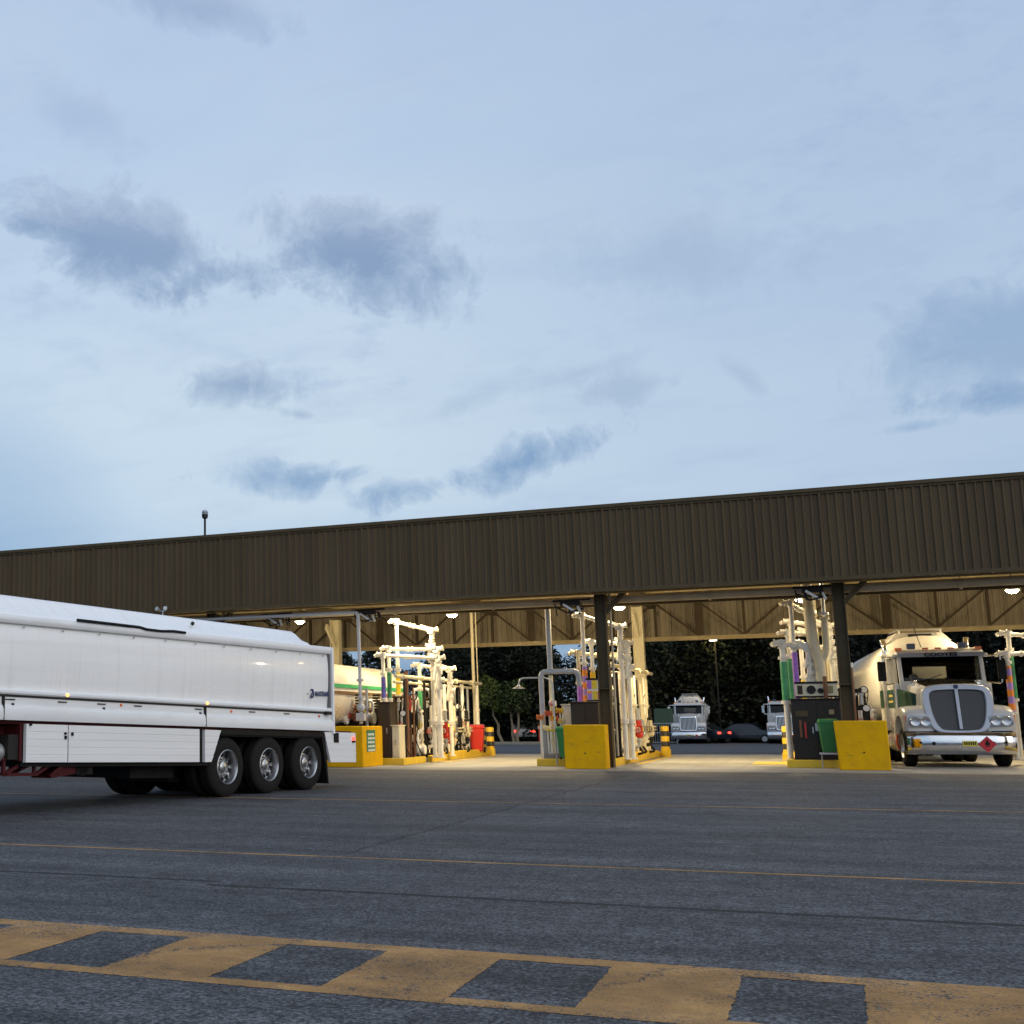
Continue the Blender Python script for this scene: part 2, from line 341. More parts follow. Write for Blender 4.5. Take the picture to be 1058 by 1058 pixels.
# ------------------------------------------------------------------ ground, paint
def gz(y):
    if y < 50: return 0.
    if y < 98: return -.6*(y-50)/48
    return -.6
mb = MB(); ys = [-120, -30, 0, 20, 40, 50, 60, 75, 98, 130, 300, 1500]; xs = [-1500, -300, -100, -40, -10, 20, 60, 300, 1500]
mb.add([(x, y, gz(y)) for y in ys for x in xs], [(j*len(xs)+i, j*len(xs)+i+1, (j+1)*len(xs)+i+1, (j+1)*len(xs)+i) for j in range(len(ys)-1) for i in range(len(xs)-1)])
struct(mb.obj('ground', ASPH))
mb = MB(); mb.add([(-42, 32.2, .004), (24, 32.2, .004), (24, 47.7, .004), (-42, 47.7, .004)], [(0, 1, 2, 3)]); struct(mb.obj('apron', CONC))
def sheet(mb, x0, x1, y0, y1, z=.008, jit=.006):
    # painted strip with slightly ragged edges
    rj = random.Random(int(x0*131+y0*977)); n = max(2, int((x1-x0)/.03)) if x1-x0 < 20 else max(2, int((x1-x0)/.12)); m = max(2, int((y1-y0)/.03))
    lo = [(x0+(x1-x0)*i/n, y0+rj.gauss(0, jit*.6), z) for i in range(n+1)]; hi = [(x0+(x1-x0)*i/n, y1+rj.gauss(0, jit*.6), z) for i in range(n, -1, -1)]
    ri = [(x1+rj.gauss(0, jit*.6), y0+(y1-y0)*i/m, z) for i in range(1, m)]; le = [(x0+rj.gauss(0, jit*.6), y1-(y1-y0)*i/m, z) for i in range(1, m)]
    if n > 60 and y1-y0 < .3:
        vs = lo+hi[::-1]; mb.add(vs, [(i, i+1, n+2+i, n+1+i) for i in range(n)]); return
    vs = lo+ri+hi+le; mb.add(vs, [tuple(range(len(vs)))])
mb = MB(); sheet(mb, -40, 24, 19.78, 19.89, .002); sheet(mb, -40, 24, 11.49, 11.57, .002)
struct(mb.obj('lane_lines', THINPAINT))
mb = MB(); sheet(mb, -11, 6, 6.99, 7.17, .002); sheet(mb, -11, 6, 5.83, 5.97, .002)
edges = [-11, -10.55, -9.94, -9.3, -8.7, -8.04, -7.44, -6.8, -6.2, -5.54, -4.93, -4.28, -3.66, -3.02, -2.41, -1.77, -1.18, -.54, .01, .74, 1.34, 1.99, 2.6, 3.24, 3.85, 4.5, 5.1, 6]
for i in range(0, len(edges)-1, 2): sheet(mb, edges[i], edges[i+1], 5.965, 6.995, .0023)
struct(mb.obj('crossing_markings', PAINT))
mb = MB(); sheet(mb, -5.35, -5.2, 37.5, 46.2, .009); sheet(mb, -2.3, -1.4, 37.6, 39.7, .009); sheet(mb, -11.3, -11.15, 38, 46, .009)
struct(mb.obj('bay_lines', YKERB))
# far side: kerb, pale verge path, grass bank
mb = MB()
for x0, x1 in ((-80, -13.5),): mb.box(x0, x1, 93., 93.3, -.7, -.38); mb.box(x0, x1, 93.3, 97, -.7, -.40)
struct(mb.obj('far_kerb', mat('kerb_concrete', (.30, .26, .20), .8, dirt=.5)))
mb = MB(); gx = [-300+12*i for i in range(46)]; gy = [97, 100, 104, 110, 120, 140, 200, 400]; gh = [-.45, -.3, .1, .8, 1.6, 2.4, 4, 7]
mb.add([(x, y+(6 if x > -13 else 0), h+.25*math.sin(x*.17+y)*(y > 100)) for y, h in zip(gy, gh) for x in gx], [(j*46+i, j*46+i+1, (j+1)*46+i+1, (j+1)*46+i) for j in range(7) for i in range(45)])
struct(mb.obj('grass_bank', m_leaf('bank_grass', (.010, .015, .006), (.022, .028, .012))))

# ------------------------------------------------------------------ canopy
can = thing('loading_canopy', 'long brown corrugated steel canopy over the fuel loading bays', 'canopy', (-9, 34, 0))
def cpart(mb, name, m, bevel=0., smooth=0): return mb.obj(name, m, can, bevel, smooth, loc=(9, -34, 0))
def corrugated(x0, x1, y, z0, z1, m, name, sgn=-1, pitch=.19, dep=.034, lap=0):
    mb = MB(); x = x0; prof = []
    k = 0
    while x < x1:
        d = dep if k % 4 else dep*1.7
        prof += [(x, 0), (x+pitch*.62, 0), (x+pitch*.70, d), (x+pitch*.92, d)]; x += pitch; k += 1
    n = len(prof); vs = [(px, y+sgn*d, z) for z in (z0, z1) for px, d in prof]
    mb.add(vs, [(i, i+1, n+i+1, n+i) for i in range(n-1)]); return cpart(mb, name, m)
corrugated(-42, 24, 34.05, 4.70, 6.86, CLAD, 'front_fascia')
corrugated(-42, 24, 48.1, 4.08, 6.86, CLADIN, 'rear_fascia')
for yy, nm in ((34.12, 'fascia_backing'), (48.03+.14, 'fascia_backing')):
    mb = MB(); mb.box(-42, 24, yy, yy+.02, 4.75 if yy < 40 else 4.12, 6.85); cpart(mb, nm, STEEL)
mb = MB(); mb.box(-42.05, 24.05, 33.96, 34.2, 6.86, 6.95); mb.box(-42.05, 24.05, 34.0, 34.03, 6.80, 6.86); cpart(mb, 'capping', STEEL)
mb = MB(); mb.box(-42.05, 24.05, 33.95, 34.13, 4.61, 4.70); cpart(mb, 'bottom_trim', STEEL)
mb = MB(); mb.box(-42, 24, 34.16, 48.1, 5.75, 5.81); cpart(mb, 'roof', STEELL)
mb = MB()
for yy in [35+1.3*i for i in range(10)]: mb.box(-42, 24, yy, yy+.07, 5.57, 5.748)
cpart(mb, 'purlins', STEELL)
for sx0, sx1, nm in ((-42.06, -42, 'end_fascia'), (24, 24.06, 'end_fascia')):
    mb = MB(); mb.box(sx0, sx1, 34, 48.2, 4.62, 6.86); cpart(mb, nm, CLAD)
def ibeam(mb, a, b, w, h, t=.022, up=(1, 0, 0)):
    a, b, up = Vector(a), Vector(b), Vector(up); d = (b-a).normalized(); x = d.cross(up).normalized()
    mb.bar(a+up*(w/2-t/2), b+up*(w/2-t/2), h, t, up); mb.bar(a-up*(w/2-t/2), b-up*(w/2-t/2), h, t, up)
    mb.bar(a, b, t, w-2*t-.001, up)
# front columns with haunched heads
for cx in (-41, -29.1, -17.4, -5.66, .2, 6.05, 17.9):
    mb = MB(); ibeam(mb, (cx, 34.75, 0), (cx, 34.75, 5.2), .30, .30)
    mb.bar((cx, 34.9, 3.95), (cx, 35.7, 4.75), .1, .16); mb.bar((cx+.12, 34.75, 4.1), (cx+.7, 34.75, 4.72), .16, .12)
    mb.box(cx-.16, cx+.16, 34.59, 34.91, 2.06, 2.08)
    cpart(mb, 'column', STEEL)
for cx in (-29.1, -17.75, -6.27, -.62, 11.4, 17.9):
    mb = MB(); ibeam(mb, (cx, 46.2, 0), (cx, 46.2, 5.2), .36, .34); mb.box(cx-.3, cx+.3, 45.9, 46.5, .006, .05)
    mb.bar((cx, 46.1, 4.2), (cx, 45.2, 4.9), .1, .2)
    cpart(mb, 'column', CREAM)
for cx in (-29.1, -17.6, -11.7, -5.9, 0, 5.8, 17.9):
    mb = MB(); mb.box(cx-.1, cx+.1, 34.9, 47.4, 5.2, 5.56); cpart(mb, 'rafter', STEEL)
# edge beam and girder at the rear
mb = MB(); mb.box(-42, 24, 34.6, 34.8, 5.2, 5.55); cpart(mb, 'edge_beam', STEEL)
mb = MB(); mb.box(-42, 24, 47.3, 47.44, 4.02, 4.17); cpart(mb, 'bottom_chord', STEELL)
mb = MB(); mb.box(-42, 24, 47.3, 47.44, 5.42, 5.56); cpart(mb, 'top_chord', STEEL)
mb = MB(); px = -41.8; k = 0
while px < 23:
    mb.box(px-.045, px+.045, 47.32, 47.42, 4.17, 5.42)
    a, b = (px, 47.37, 5.40), (px+1.45, 47.37, 4.19)
    if k % 4 in (2, 3): a, b = (px, 47.37, 4.19), (px+1.45, 47.37, 5.40)
    mb.bar(a, b, .07, .07)
    if k % 4 == 1: mb.box(px-.14, px+.14, 47.30, 47.33, 4.2, 5.4)
    px += 1.5; k += 1
cpart(mb, 'truss_web', mat('truss_brown', (.045, .032, .018), .6, spec=.2, dirt=.4))
# header pipes hung below the front fascia
PIPEB = mat('header_pipe', (.42, .35, .24), .4, dirt=.4)
mb = MB(); mb.cyl((-30, 34.98, 4.46), (24, 34.98, 4.50), .115, n=16)
for x in [-29+2.9*i for i in range(18)]: mb.cyl((x, 34.98, 4.47), (x+.07, 34.98, 4.47), .135, n=16); mb.cyl((x+.03, 34.98, 4.5), (x+.03, 34.98, 5.2), .012, n=6)
cpart(mb, 'header_pipe', PIPEB, smooth=35)
mb = MB(); mb.box(-30, 24, 35.3, 35.42, 4.33, 4.45); cpart(mb, 'cable_tray', STEEL)
mb = MB(); mb.tube([(-30, 34.5, 4.60), (24, 34.5, 4.64)], .03); cpart(mb, 'conduit', STEELL, smooth=35)
for x in [-27+2.25*i for i in range(22)]: mb = MB(); mb.bar((x, 34.5, 4.63), (x+.28, 36.2, 5.2), .05, .05); cpart(mb, 'sprinkler_branch', PIPEB)
mb = MB(); mb.tube([(-5.42, 34.8, .3), (-5.42, 34.8, 4.9)], .032); cpart(mb, 'conduit_drop', PIPEB, smooth=35)
mb = MB(); mb.tube([(-.22, 45.6, .2), (-.22, 45.6, 3.2), (-.5, 45.75, 3.5)], .05); mb.tube([(-.22, 45.6, 3.3), (-.22, 45.6, 5.1)], .05); cpart(mb, 'downpipe', CREAM, smooth=35)
mb = MB(); mb.tube([(-11.97, 45, .1), (-11.97, 45, 5.2)], .055); mb.tube([(-11.82, 45, .1), (-11.82, 45, 5.2)], .02); cpart(mb, 'downpipe', CREAM, smooth=35)

def bracket_set(x, y, z):
    mb = MB(); rb = random.Random(int(x*10)); mb.box(x-.28, x+.22, y-.1, y+.12, z-.02, z+.1); mb.bar((x-.5, y, z+.12), (x+.5, y+.1, z+.15), .07, .05)
    for k in range(5): q = rb.uniform(-.45, .45); mb.cyl((x+q, y-.05, z+.05), (x+q+.05, y-.05, z-rb.uniform(.12, .3)), .022, n=8)
    mb.tube([(x-.4, y-.05, z-.05), (x-.1, y-.1, z-.22), (x+.3, y-.05, z-.12)], .025, 8); cpart(mb, 'pipe_bracket', DARK, smooth=35)
    mb = MB(); mb.bar((x-.2, y-.12, z+.02), (x+.12, y-.05, z-.2), .06, .06); mb.cyl((x+.2, y-.14, z-.05), (x+.26, y-.14, z-.22), .04, n=10); cpart(mb, 'pipe_clamp', GALV)
for bx, bz in ((-12.35, 4.36), (-6.45, 4.36), (-.35, 4.42), (5.6, 4.4), (-15.3, 4.36)): bracket_set(bx, 34.78, bz)
# lamps
LAMP_LENS = emis('high_bay_lens', (1., .88, .66), 22.)
def lamp_proto():
    t = thing('high_bay_lamp', 'x', 'lamp')
    mb = MB(); mb.lathe([(0, .0), (0, .18), (.05, .19), (.16, .13), (.26, .09), (.27, 0)], n=20); mb.obj('housing', GALV, t)
    mb = MB(); mb.lathe([(-.09, 0), (-.075, .09), (-.03, .15), (-.002, .17), (-.001, 0)], n=20); mb.obj('lens', LAMP_LENS, t)
    mb = MB(); mb.cyl((0, 0, .27), (0, 0, .92), .018, n=8); mb.obj('stem', DARK, t)
    return t
lp = lamp_proto(); first = True
MAIN = [(-16.68, 'lit lamp hanging under the canopy just above the rear of the white tanker trailer'), (-11.28, 'lit lamp hanging between the left loading island and the middle column'),
        (-5.95, 'lit lamp hanging right beside the middle brown column'), (-.76, 'lit lamp hanging against the pale pipes of the right loading island'), (4.59, 'lit lamp hanging above the tank truck with dark visor')]
lights = []
for x, lb in MAIN+[(-22.4, 'lit lamp under the far left canopy hidden by the trailer'), (10.4, 'lit lamp under the right end of the canopy')]:
    o = lp if first else copy_tree(lp); first = False
    o.location = (x, 40, 4.68); tag(o, lb, 'lamp', 'high bay lamps under the canopy'); lights.append((x, 40, 4.62))
for x, lb in ((-12.6, 'upper front lamp over the left loading island behind the fascia'), (-6.75, 'upper front lamp over the middle loading island behind the fascia'), (-1.0, 'upper front lamp over the right loading island behind the fascia'), (5.0, 'upper front lamp over the island at the right edge behind the fascia')):
    o = copy_tree(lp); o.location = (x+.5+(1.1 if x > 4 else 0), 37.0+(1.5 if x > 4 else 0), 5.12); o.scale = (1, 1, .68); tag(o, lb, 'lamp', 'high bay lamps under the canopy'); lights.append((x+.5+(1.1 if x > 4 else 0), 37.0+(1.5 if x > 4 else 0), 5.04))
LIGHTC = (1., .78, .43)
for i, (x, y, z) in enumerate(lights):
    for typ, pw in (('POINT', .42), ('SPOT', .85)):
        L = bpy.data.lights.new('high_bay_light', typ); L.energy = pw*(820 if y == 40 else 600 if x < -2 else 260); L.color = LIGHTC; L.shadow_soft_size = .12
        if typ == 'SPOT': L.spot_size = R(150); L.spot_blend = .5
        o = bpy.data.objects.new('high_bay_light', L); COL.objects.link(o); o.location = (x, y, z-.19)

# roof beacon, floodlight pair
t = thing('roof_beacon', 'small dark lantern on a thin pole standing on the canopy roof', 'roof lamp', (-17.35, 34.1, 6.95))
mb = MB(); mb.cyl((0, 0, 0), (0, 0, .56), .035, n=8); mb.obj('pole', DARK, t)
mb = MB(); mb.lathe([(.52, .03), (.55, .085), (.63, .10), (.66, .10), (.66, .0)], n=14); mb.obj('lamp_base', DARK, t)
mb = MB(); mb.lathe([(.66, .09), (.74, .10), (.79, .07), (.81, 0)], n=14); mb.obj('lamp_dome', CLEAR, t)
t = thing('twin_floodlight', 'small silver twin floodlight mounted at the bottom of the brown fascia', 'floodlight', (-18.73, 33.93, 4.6)); t.scale = (.75, .75, .75)
mb = MB(); mb.cyl((0, 0, -.3), (0, 0, .1), .03, n=8); mb.bar((-.12, 0, .1), (.12, 0, .1), .05, .05); mb.obj('bracket', GALV, t)
for sx in (-1, 1):
    mb = MB(); mb.cyl((sx*.14, .05, .12), (sx*.2, -.16, .2), .055, .09, n=12); mb.obj('lamp_head', GALV, t)

# ------------------------------------------------------------------ loading islands
def island(x0, x1, label, ybeg=35.4, yend=44.6):
    t = thing('loading_island', label, 'traffic island', ((x0+x1)/2, 40, 0), 0, 'raised loading islands')
    def P(mb, nm, m, bev=.015): return mb.obj(nm, m, t, bev, loc=(-(x0+x1)/2, -40, 0))
    mb = MB(); mb.box(x0+.15, x1-.15, ybeg+.15, yend-.15, .0, .14); P(mb, 'slab', SLAB)
    mb = MB(); mb.box(x0, x1, ybeg, ybeg+.149, 0, .2); P(mb, 'kerb', YKERB)
    for xa, xb in ((x0, x0+.149), (x1-.149, x1)):
        mb = MB(); mb.box(xa, xb, ybeg+.15, 37.55, 0, .2); P(mb, 'kerb', YKERB)
        mb = MB(); mb.loft([[(xa, y, 0), (xb, y, 0), (xb, y, h), (xa, y, h)] for y, h in ((38.2, .2), (39, .26), (41, .28), (43.6, .26), (yend, .2))]); P(mb, 'kerb', YKERB)
    mb = MB(); mb.box(x0, x1, yend+.02, yend+.6, 0, .16); P(mb, 'nose_pad', YKERB)
    return t
island(-13.65, -11.56, 'left loading island with yellow kerbs beneath the bright white pipework')
island(-7.72, -5.6, 'middle loading island with yellow kerbs behind the yellow block at the middle column')
island(-1.31, .75, 'right loading island with yellow kerbs under the large dark cabinet')
island(4.75, 7.0, 'loading island at the right edge beyond the tank truck')

def block(x0, x1, y0, y1, h, label, batter=.05, sign=False):
    t = thing('barrier_block', label, 'concrete barrier', ((x0+x1)/2, (y0+y1)/2, 0), 0, 'yellow concrete protection blocks')
    cx, cy = (x0+x1)/2, (y0+y1)/2; mb = MB(); w, d = (x1-x0)/2, (y1-y0)/2
    mb.loft([[(-w, -d, 0), (w, -d, 0), (w, d, 0), (-w, d, 0)], [(-w-batter, -d, h), (w-batter*.3, -d, h), (w-batter*.3, d, h), (-w-batter, d, h)]])
    mb.obj('block', YEL, t, .025)
    mb = MB(); mb.cyl((w*.0, -d-.004, h*.36), (w*.0, -d+.02, h*.36), .022, n=12); mb.obj('bolt_hole', DARK, t)
    rb = random.Random(int(x0*100)); sc = mat('block_scuff', (.20, .13, .03), .8, dirt=.6, dscale=14, dirtc=(.5, .3, .02))
    for q in range(5):
        u, v = rb.uniform(-w*.85, w*.6), rb.uniform(h*.12, h*.75); l, b_ = rb.uniform(.05, .22), rb.uniform(.006, .014); a = rb.uniform(-.3, .3)
        mb = MB(); pts = [(u+l*k/6, v+a*l*k/6+rb.gauss(0, .003)) for k in range(7)]; prof = [(p[0], -d-.003, p[1]+b_*math.sin(math.pi*k/6)) for k, p in enumerate(pts)]+[(p[0], -d-.003, p[1]-b_*.6*math.sin(math.pi*k/6)-.001) for k, p in reversed(list(enumerate(pts)))]
        mb.add(prof, [tuple(range(len(prof)))]); mb.obj('scuff', sc, t, smooth=0)
    return t
block(-13.35, -12.13, 33.5, 35.2, 1.13, 'yellow concrete block with a green notice on its side behind the tanker trailer', .0)
tl = bpy.data.objects['barrier_block']
mb = MB(); mb.box(.612, .622, -.52, .18, .42, 1.02); sg = mb.obj('notice', mat('notice_green', (.03, .17, .09), .5, dirt=.2), tl)
mb = MB(); random.seed(3)
for i in range(5):
    y = -.44
    while y < .1:
        w = random.uniform(.04, .12); mb.box(.623, .626, y, min(y+w, .13), .93-i*.11-.06, .93-i*.11); y += w+.03
mb.obj('notice_lettering', mat('notice_white', (.7, .72, .7), .6, dirt=.3), sg)
block(-6.57, -5.5, 33.45, 33.95, 1.13, 'yellow concrete block in front of the middle column beside the green bin', .0)
block(-.09, 1.03, 33.95, 34.45, 1.18, 'darker yellow concrete block at the foot of the right column beside the tank truck', .06)

HAZ = m_stripes((.015, .014, .012), (.80, .50, .01), .34, .0)
def bollard(x, y, label, h=1.02, r=.14):
    t = thing('striped_bollard', label, 'bollard', (x, y, 0), 0, 'black and yellow bollards')
    mb = MB(); mb.lathe([(.01, 0), (.01, r), (h-.04, r), (h-.01, r*.85), (h, 0)], n=20); mb.obj('post', HAZ, t)
    mb = MB(); mb.lathe([(0, r+.03), (.24, r+.03), (.25, r)], n=20); mb.obj('foot', YKERB, t); return t
bollard(-11.55, 45.4, 'black and yellow striped bollard right of the red wheelie bin')
bollard(-12.6, 48.3, 'half hidden striped bollard just behind the red wheelie bin')
bollard(-5.42, 44.9, 'striped bollard at the rear of the middle loading island')
bollard(-1.45, 40.6, 'striped bollard at the left side of the large dark cabinet')

def bin_(x, y, rz, m, label, z=.14, s=1.):
    t = thing('wheelie_bin', label, 'bin', (x, y, z), rz)
    t.scale = (s, s, s)
    mb = MB(); mb.loft([[(-.2, -.24, .06), (.2, -.24, .06), (.2, .22, .06), (-.2, .22, .06)], [(-.27, -.34, .92), (.27, -.34, .92), (.27, .30, .92), (-.27, .30, .92)]]); mb.box(-.29, .29, -.36, .32, .88, .93); mb.obj('body', m, t, .03)
    mb = MB(); mb.loft([[(-.29, -.37, .932), (.29, -.37, .932), (.29, .36, .932), (-.29, .36, .932)], [(-.25, -.3, 1.0), (.25, -.3, 1.0), (.25, .36, 1.03), (-.25, .36, 1.03)]]); mb.obj('lid', m, t, .02)
    mb = MB(); mb.cyl((-.25, .4, .95), (.25, .4, .95), .02, n=8); mb.bar((-.2, .3, .93), (-.2, .4, .95), .03, .03); mb.bar((.2, .3, .93), (.2, .4, .95), .03, .03); mb.obj('handle', m, t)
    for sx in (-1, 1):
        mb = MB(); mb.cyl((sx*.22, .22, .1), (sx*.28, .22, .1), .1, n=16); mb.obj('wheel', BLACK, t)
    return t
bin_(-6.76, 34.9, R(0), GBIN, 'green wheelie bin left of the yellow block at the middle column', .2, .88)
bin_(-.28, 35.15, R(5), GBIN, 'green wheelie bin in front of the large dark cabinet', .35, .86)
bin_(at(493, 765, 44.1).x, 44.1, R(10), RBIN, 'red wheelie bin at the rear end of the left loading island', .14, .95)
t = thing('bin_stand', 'low steel stand carrying the green bin by the dark cabinet', 'stand', (-.28, 35.15, 0))
mb = MB()
for sx in (-.2, .2):
    for sy in (-.16, .18): mb.cyl((sx, sy, 0), (sx, sy, .35), .015, n=6)
mb.box(-.25, .25, -.22, .22, .35, .395); mb.obj('frame', GALV, t)

# ---- loading arms
def sleeve_mat(name, a, b=None):
    if name in MATS: return MATS[name]
    if b is None: return mat(name, a, .45, dirt=.3, dscale=6, dirtc=tuple(min(1, c*1.8+.15) for c in a))
    m = m_stripes(a, b, .36, 0., .15); MATS[name] = m; return m
PUR = sleeve_mat('purple_band', (.30, .12, .62)); GRN = sleeve_mat('green_band', (.03, .26, .10)); YLB = sleeve_mat('yellow_band', (.80, .55, .01))
BLB = sleeve_mat('blue_band', (.10, .09, .45)); PURO = sleeve_mat('purple_orange', (.42, .25, .68), (.9, .28, .03))
SLV = [PUR, GRN, YLB, BLB, PURO]
def joint(mb, c, r=.1, ax=(1, 0, 0)):
    c = Vector(c); a = Vector(ax).normalized()*r; mb.cyl(c-a*1.1, c+a*1.1, r, n=14); mb.cyl(c-a*1.25, c-a*.85, r*1.3, n=14); mb.cyl(c+a*.85, c+a*1.25, r*1.3, n=14)
def arm(label, x, y, ztop, reach, dx=.2, zdrop=1.9, sl=PUR, s0=1.75, s1=2.75, skew=-.2, r=.058, m=WHITEP):
    """riser pipe, coloured sleeve, swivel head, boom, and drop leg"""
    t = thing('fuel_loader', label, 'loading arm', (x, y, .14), 0, 'fuel loading arms'); z1 = ztop-.14
    mb = MB(); mb.tube([(0, 0, 0), (0, 0, z1)], r, 12); mb.cyl((0, 0, .0), (0, 0, .03), r*1.9)
    for z in (s0-.2, s1-.08): mb.cyl((0, 0, z), (0, 0, z+.035), r*1.75); mb.cyl((0, 0, z+.04), (0, 0, z+.075), r*1.75)
    mb.obj('riser', m, t)
    mb = MB(); mb.cyl((0, 0, s0-.12), (0, 0, s1-.14), r*1.28, n=14); mb.obj('colour_sleeve', sl, t)
    mb = MB(); joint(mb, (0, 0, z1), r*1.25, (0, 0, 1)); joint(mb, (-.1, -.02, z1+.03), r*1.15, (1, 0, 0)); mb.tube([(-.2, 0, z1+.02), (-.26, -.05, z1-.02)], r*.9); mb.obj('swivel_head', m, t)
    ex, ey, ez = reach, dx, z1+skew
    mb = MB(); mb.tube([(0, 0, z1), (ex, ey, ez)], r*.95, 12)
    q = Vector((ex, ey, ez)); joint(mb, q*.45+Vector((0, 0, z1))*.55, r*1.1, q-Vector((0, 0, z1))); mb.obj('boom', m, t)
    mb = MB(); joint(mb, (ex, ey, ez), r*1.45, (0, 1, 0)); joint(mb, (ex+.04, ey, ez-.17), r*1.2, (0, 0, 1)); joint(mb, (ex+.13, ey+.05, ez+.03), r*1.2, (1, 0, .2)); mb.bar((ex, ey-.1, ez+.05), (ex-.3, ey-.1, ez+.16), .07, .09); mb.obj('swivel_joint', m, t)
    mb = MB(); mb.tube([(ex+.02, ey, ez-.1), (ex+.02, ey, .02)], r*1.15, 12); mb.cyl((ex+.02, ey, 0), (ex+.02, ey, .04), r*2.2); mb.cyl((ex+.02, ey, 1.0), (ex+.02, ey, 1.06), r*2); mb.cyl((ex+.02, ey, 1.075), (ex+.02, ey, 1.13), r*2)
    for z in (ez-.34, (ez+zdrop)/2): mb.cyl((ex+.02, ey, z), (ex+.02, ey, z+.05), r*1.6)
    for k in range(3): joint(mb, (ex+.02+.07*(k % 2), ey, ez-.45-.22*k), r*1.35, (1, .3, .2*(k-1)))
    mb.obj('drop_leg', m, t)
    mb = MB(); mb.cyl((ex+.02, ey-.12, ez-.5), (ex-.05, ey-.12, ez-.95), .05, n=10); mb.cyl((ex+.02, ey-.12, ez-.45), (ex-.06, ey-.12, ez-1.0), .02, n=6); mb.obj('balance_spring', m, t)
    return t
arm('tallest white loading arm on the left island with a yellow sleeve', -12.40, 37.6, 4.33, .95, .5, 1.4, YLB, 2.05, 2.75, -.28)
arm('second white loading arm on the left island with a green sleeve', -12.55, 37.2, 3.47, 1.28, .8, 1.2, GRN, 1.95, 2.75, -.02)
arm('lowest white loading arm on the left island with a blue sleeve', -12.64, 36.9, 3.26, 1.42, 1.1, 1.0, BLB, 1.95, 2.6, -.08)
arm('fourth white loading arm deeper on the left island behind the sleeved three', -12.2, 39.2, 3.02, .75, .8, .9, GRN, 1.6, 2.2, -.12)
arm('tallest white loading arm on the middle island with a purple and orange sleeve', -6.50, 36.6, 4.2, .92, .6, 1.5, PURO, 1.5, 2.75, -.32)
arm('second white loading arm on the middle island with a yellow sleeve', -6.33, 36.9, 3.45, .9, .5, 1.4, YLB, 1.5, 2.6, -.05)
arm('lowest white loading arm on the middle island with its head left of the tallest', -6.72, 36.9, 3.15, 1.15, .6, 1.3, PUR, 1.6, 2.2, -.15, m=CREAM)
arm('tallest white loading arm on the right island with a purple sleeve', -.98, 36.9, 4.32, .42, .3, 1.7, PUR, 1.75, 3.0, -.32)
arm('second white loading arm on the right island with a green sleeve', -1.12, 37.3, 3.55, .55, .4, 1.6, GRN, 1.7, 2.85, -.02)
arm('lowest white loading arm on the right island with a wide green sleeve', -1.26, 36.7, 3.22, .62, .3, 1.5, GRN, 1.7, 2.75, -.1, r=.075)
arm('white loading arm crossing behind the thick pale pipe on the right island', -1.05, 38.2, 3.9, .95, .4, 1.6, GRN, 1.7, 2.4, -.12)
arm('rear white loading arm of the right island behind the purple sleeve', -.85, 39.0, 3.35, .85, .5, 1.6, YLB, 1.7, 2.3, -.2)
arm('upper loading arm at the right edge of the photo with a green sleeve', at(1044, 680, 38.6).x, 38.6, 3.40, .95, .4, 1.6, GRN, 1.7, 2.9, -.1)
arm('lower loading arm at the right edge of the photo with a purple and orange sleeve', at(1048, 700, 38.2).x-.12, 38.2, 2.85, .9, .5, 1.4, PURO, 1.35, 2.55, .05)

t = thing('vapour_pipe', 'thick pale forked pipe rising behind the instrument board on the right island', 'pipe', (at(846, 700, 36.9).x, 36.9, .14))
mb = MB(); mb.tube([(.05, 0, 0), (.05, 0, 2.62), (-.08, 0, 3.1), (-.14, 0, 4.9)], .145, 16, .3); mb.cyl((.05, 0, 1.9), (.05, 0, 1.98), .21, n=18); mb.obj('trunk_pipe', CREAM, t)
mb = MB(); mb.tube([(.06, 0, 2.5), (.24, 0, 2.85), (.25, 0, 3.75)], .085, 12, .2); mb.cyl((.25, 0, 3.7), (.25, 0, 3.78), .13, n=14); mb.obj('branch_pipe', CREAM, t)
mb = MB(); mb.tube([(.25, 0, 3.85), (.25, 0, 4.9)], .05, 10); mb.cyl((.25, 0, 3.83), (.25, 0, 3.9), .13, n=14); mb.obj('upper_pipe', GALV, t)
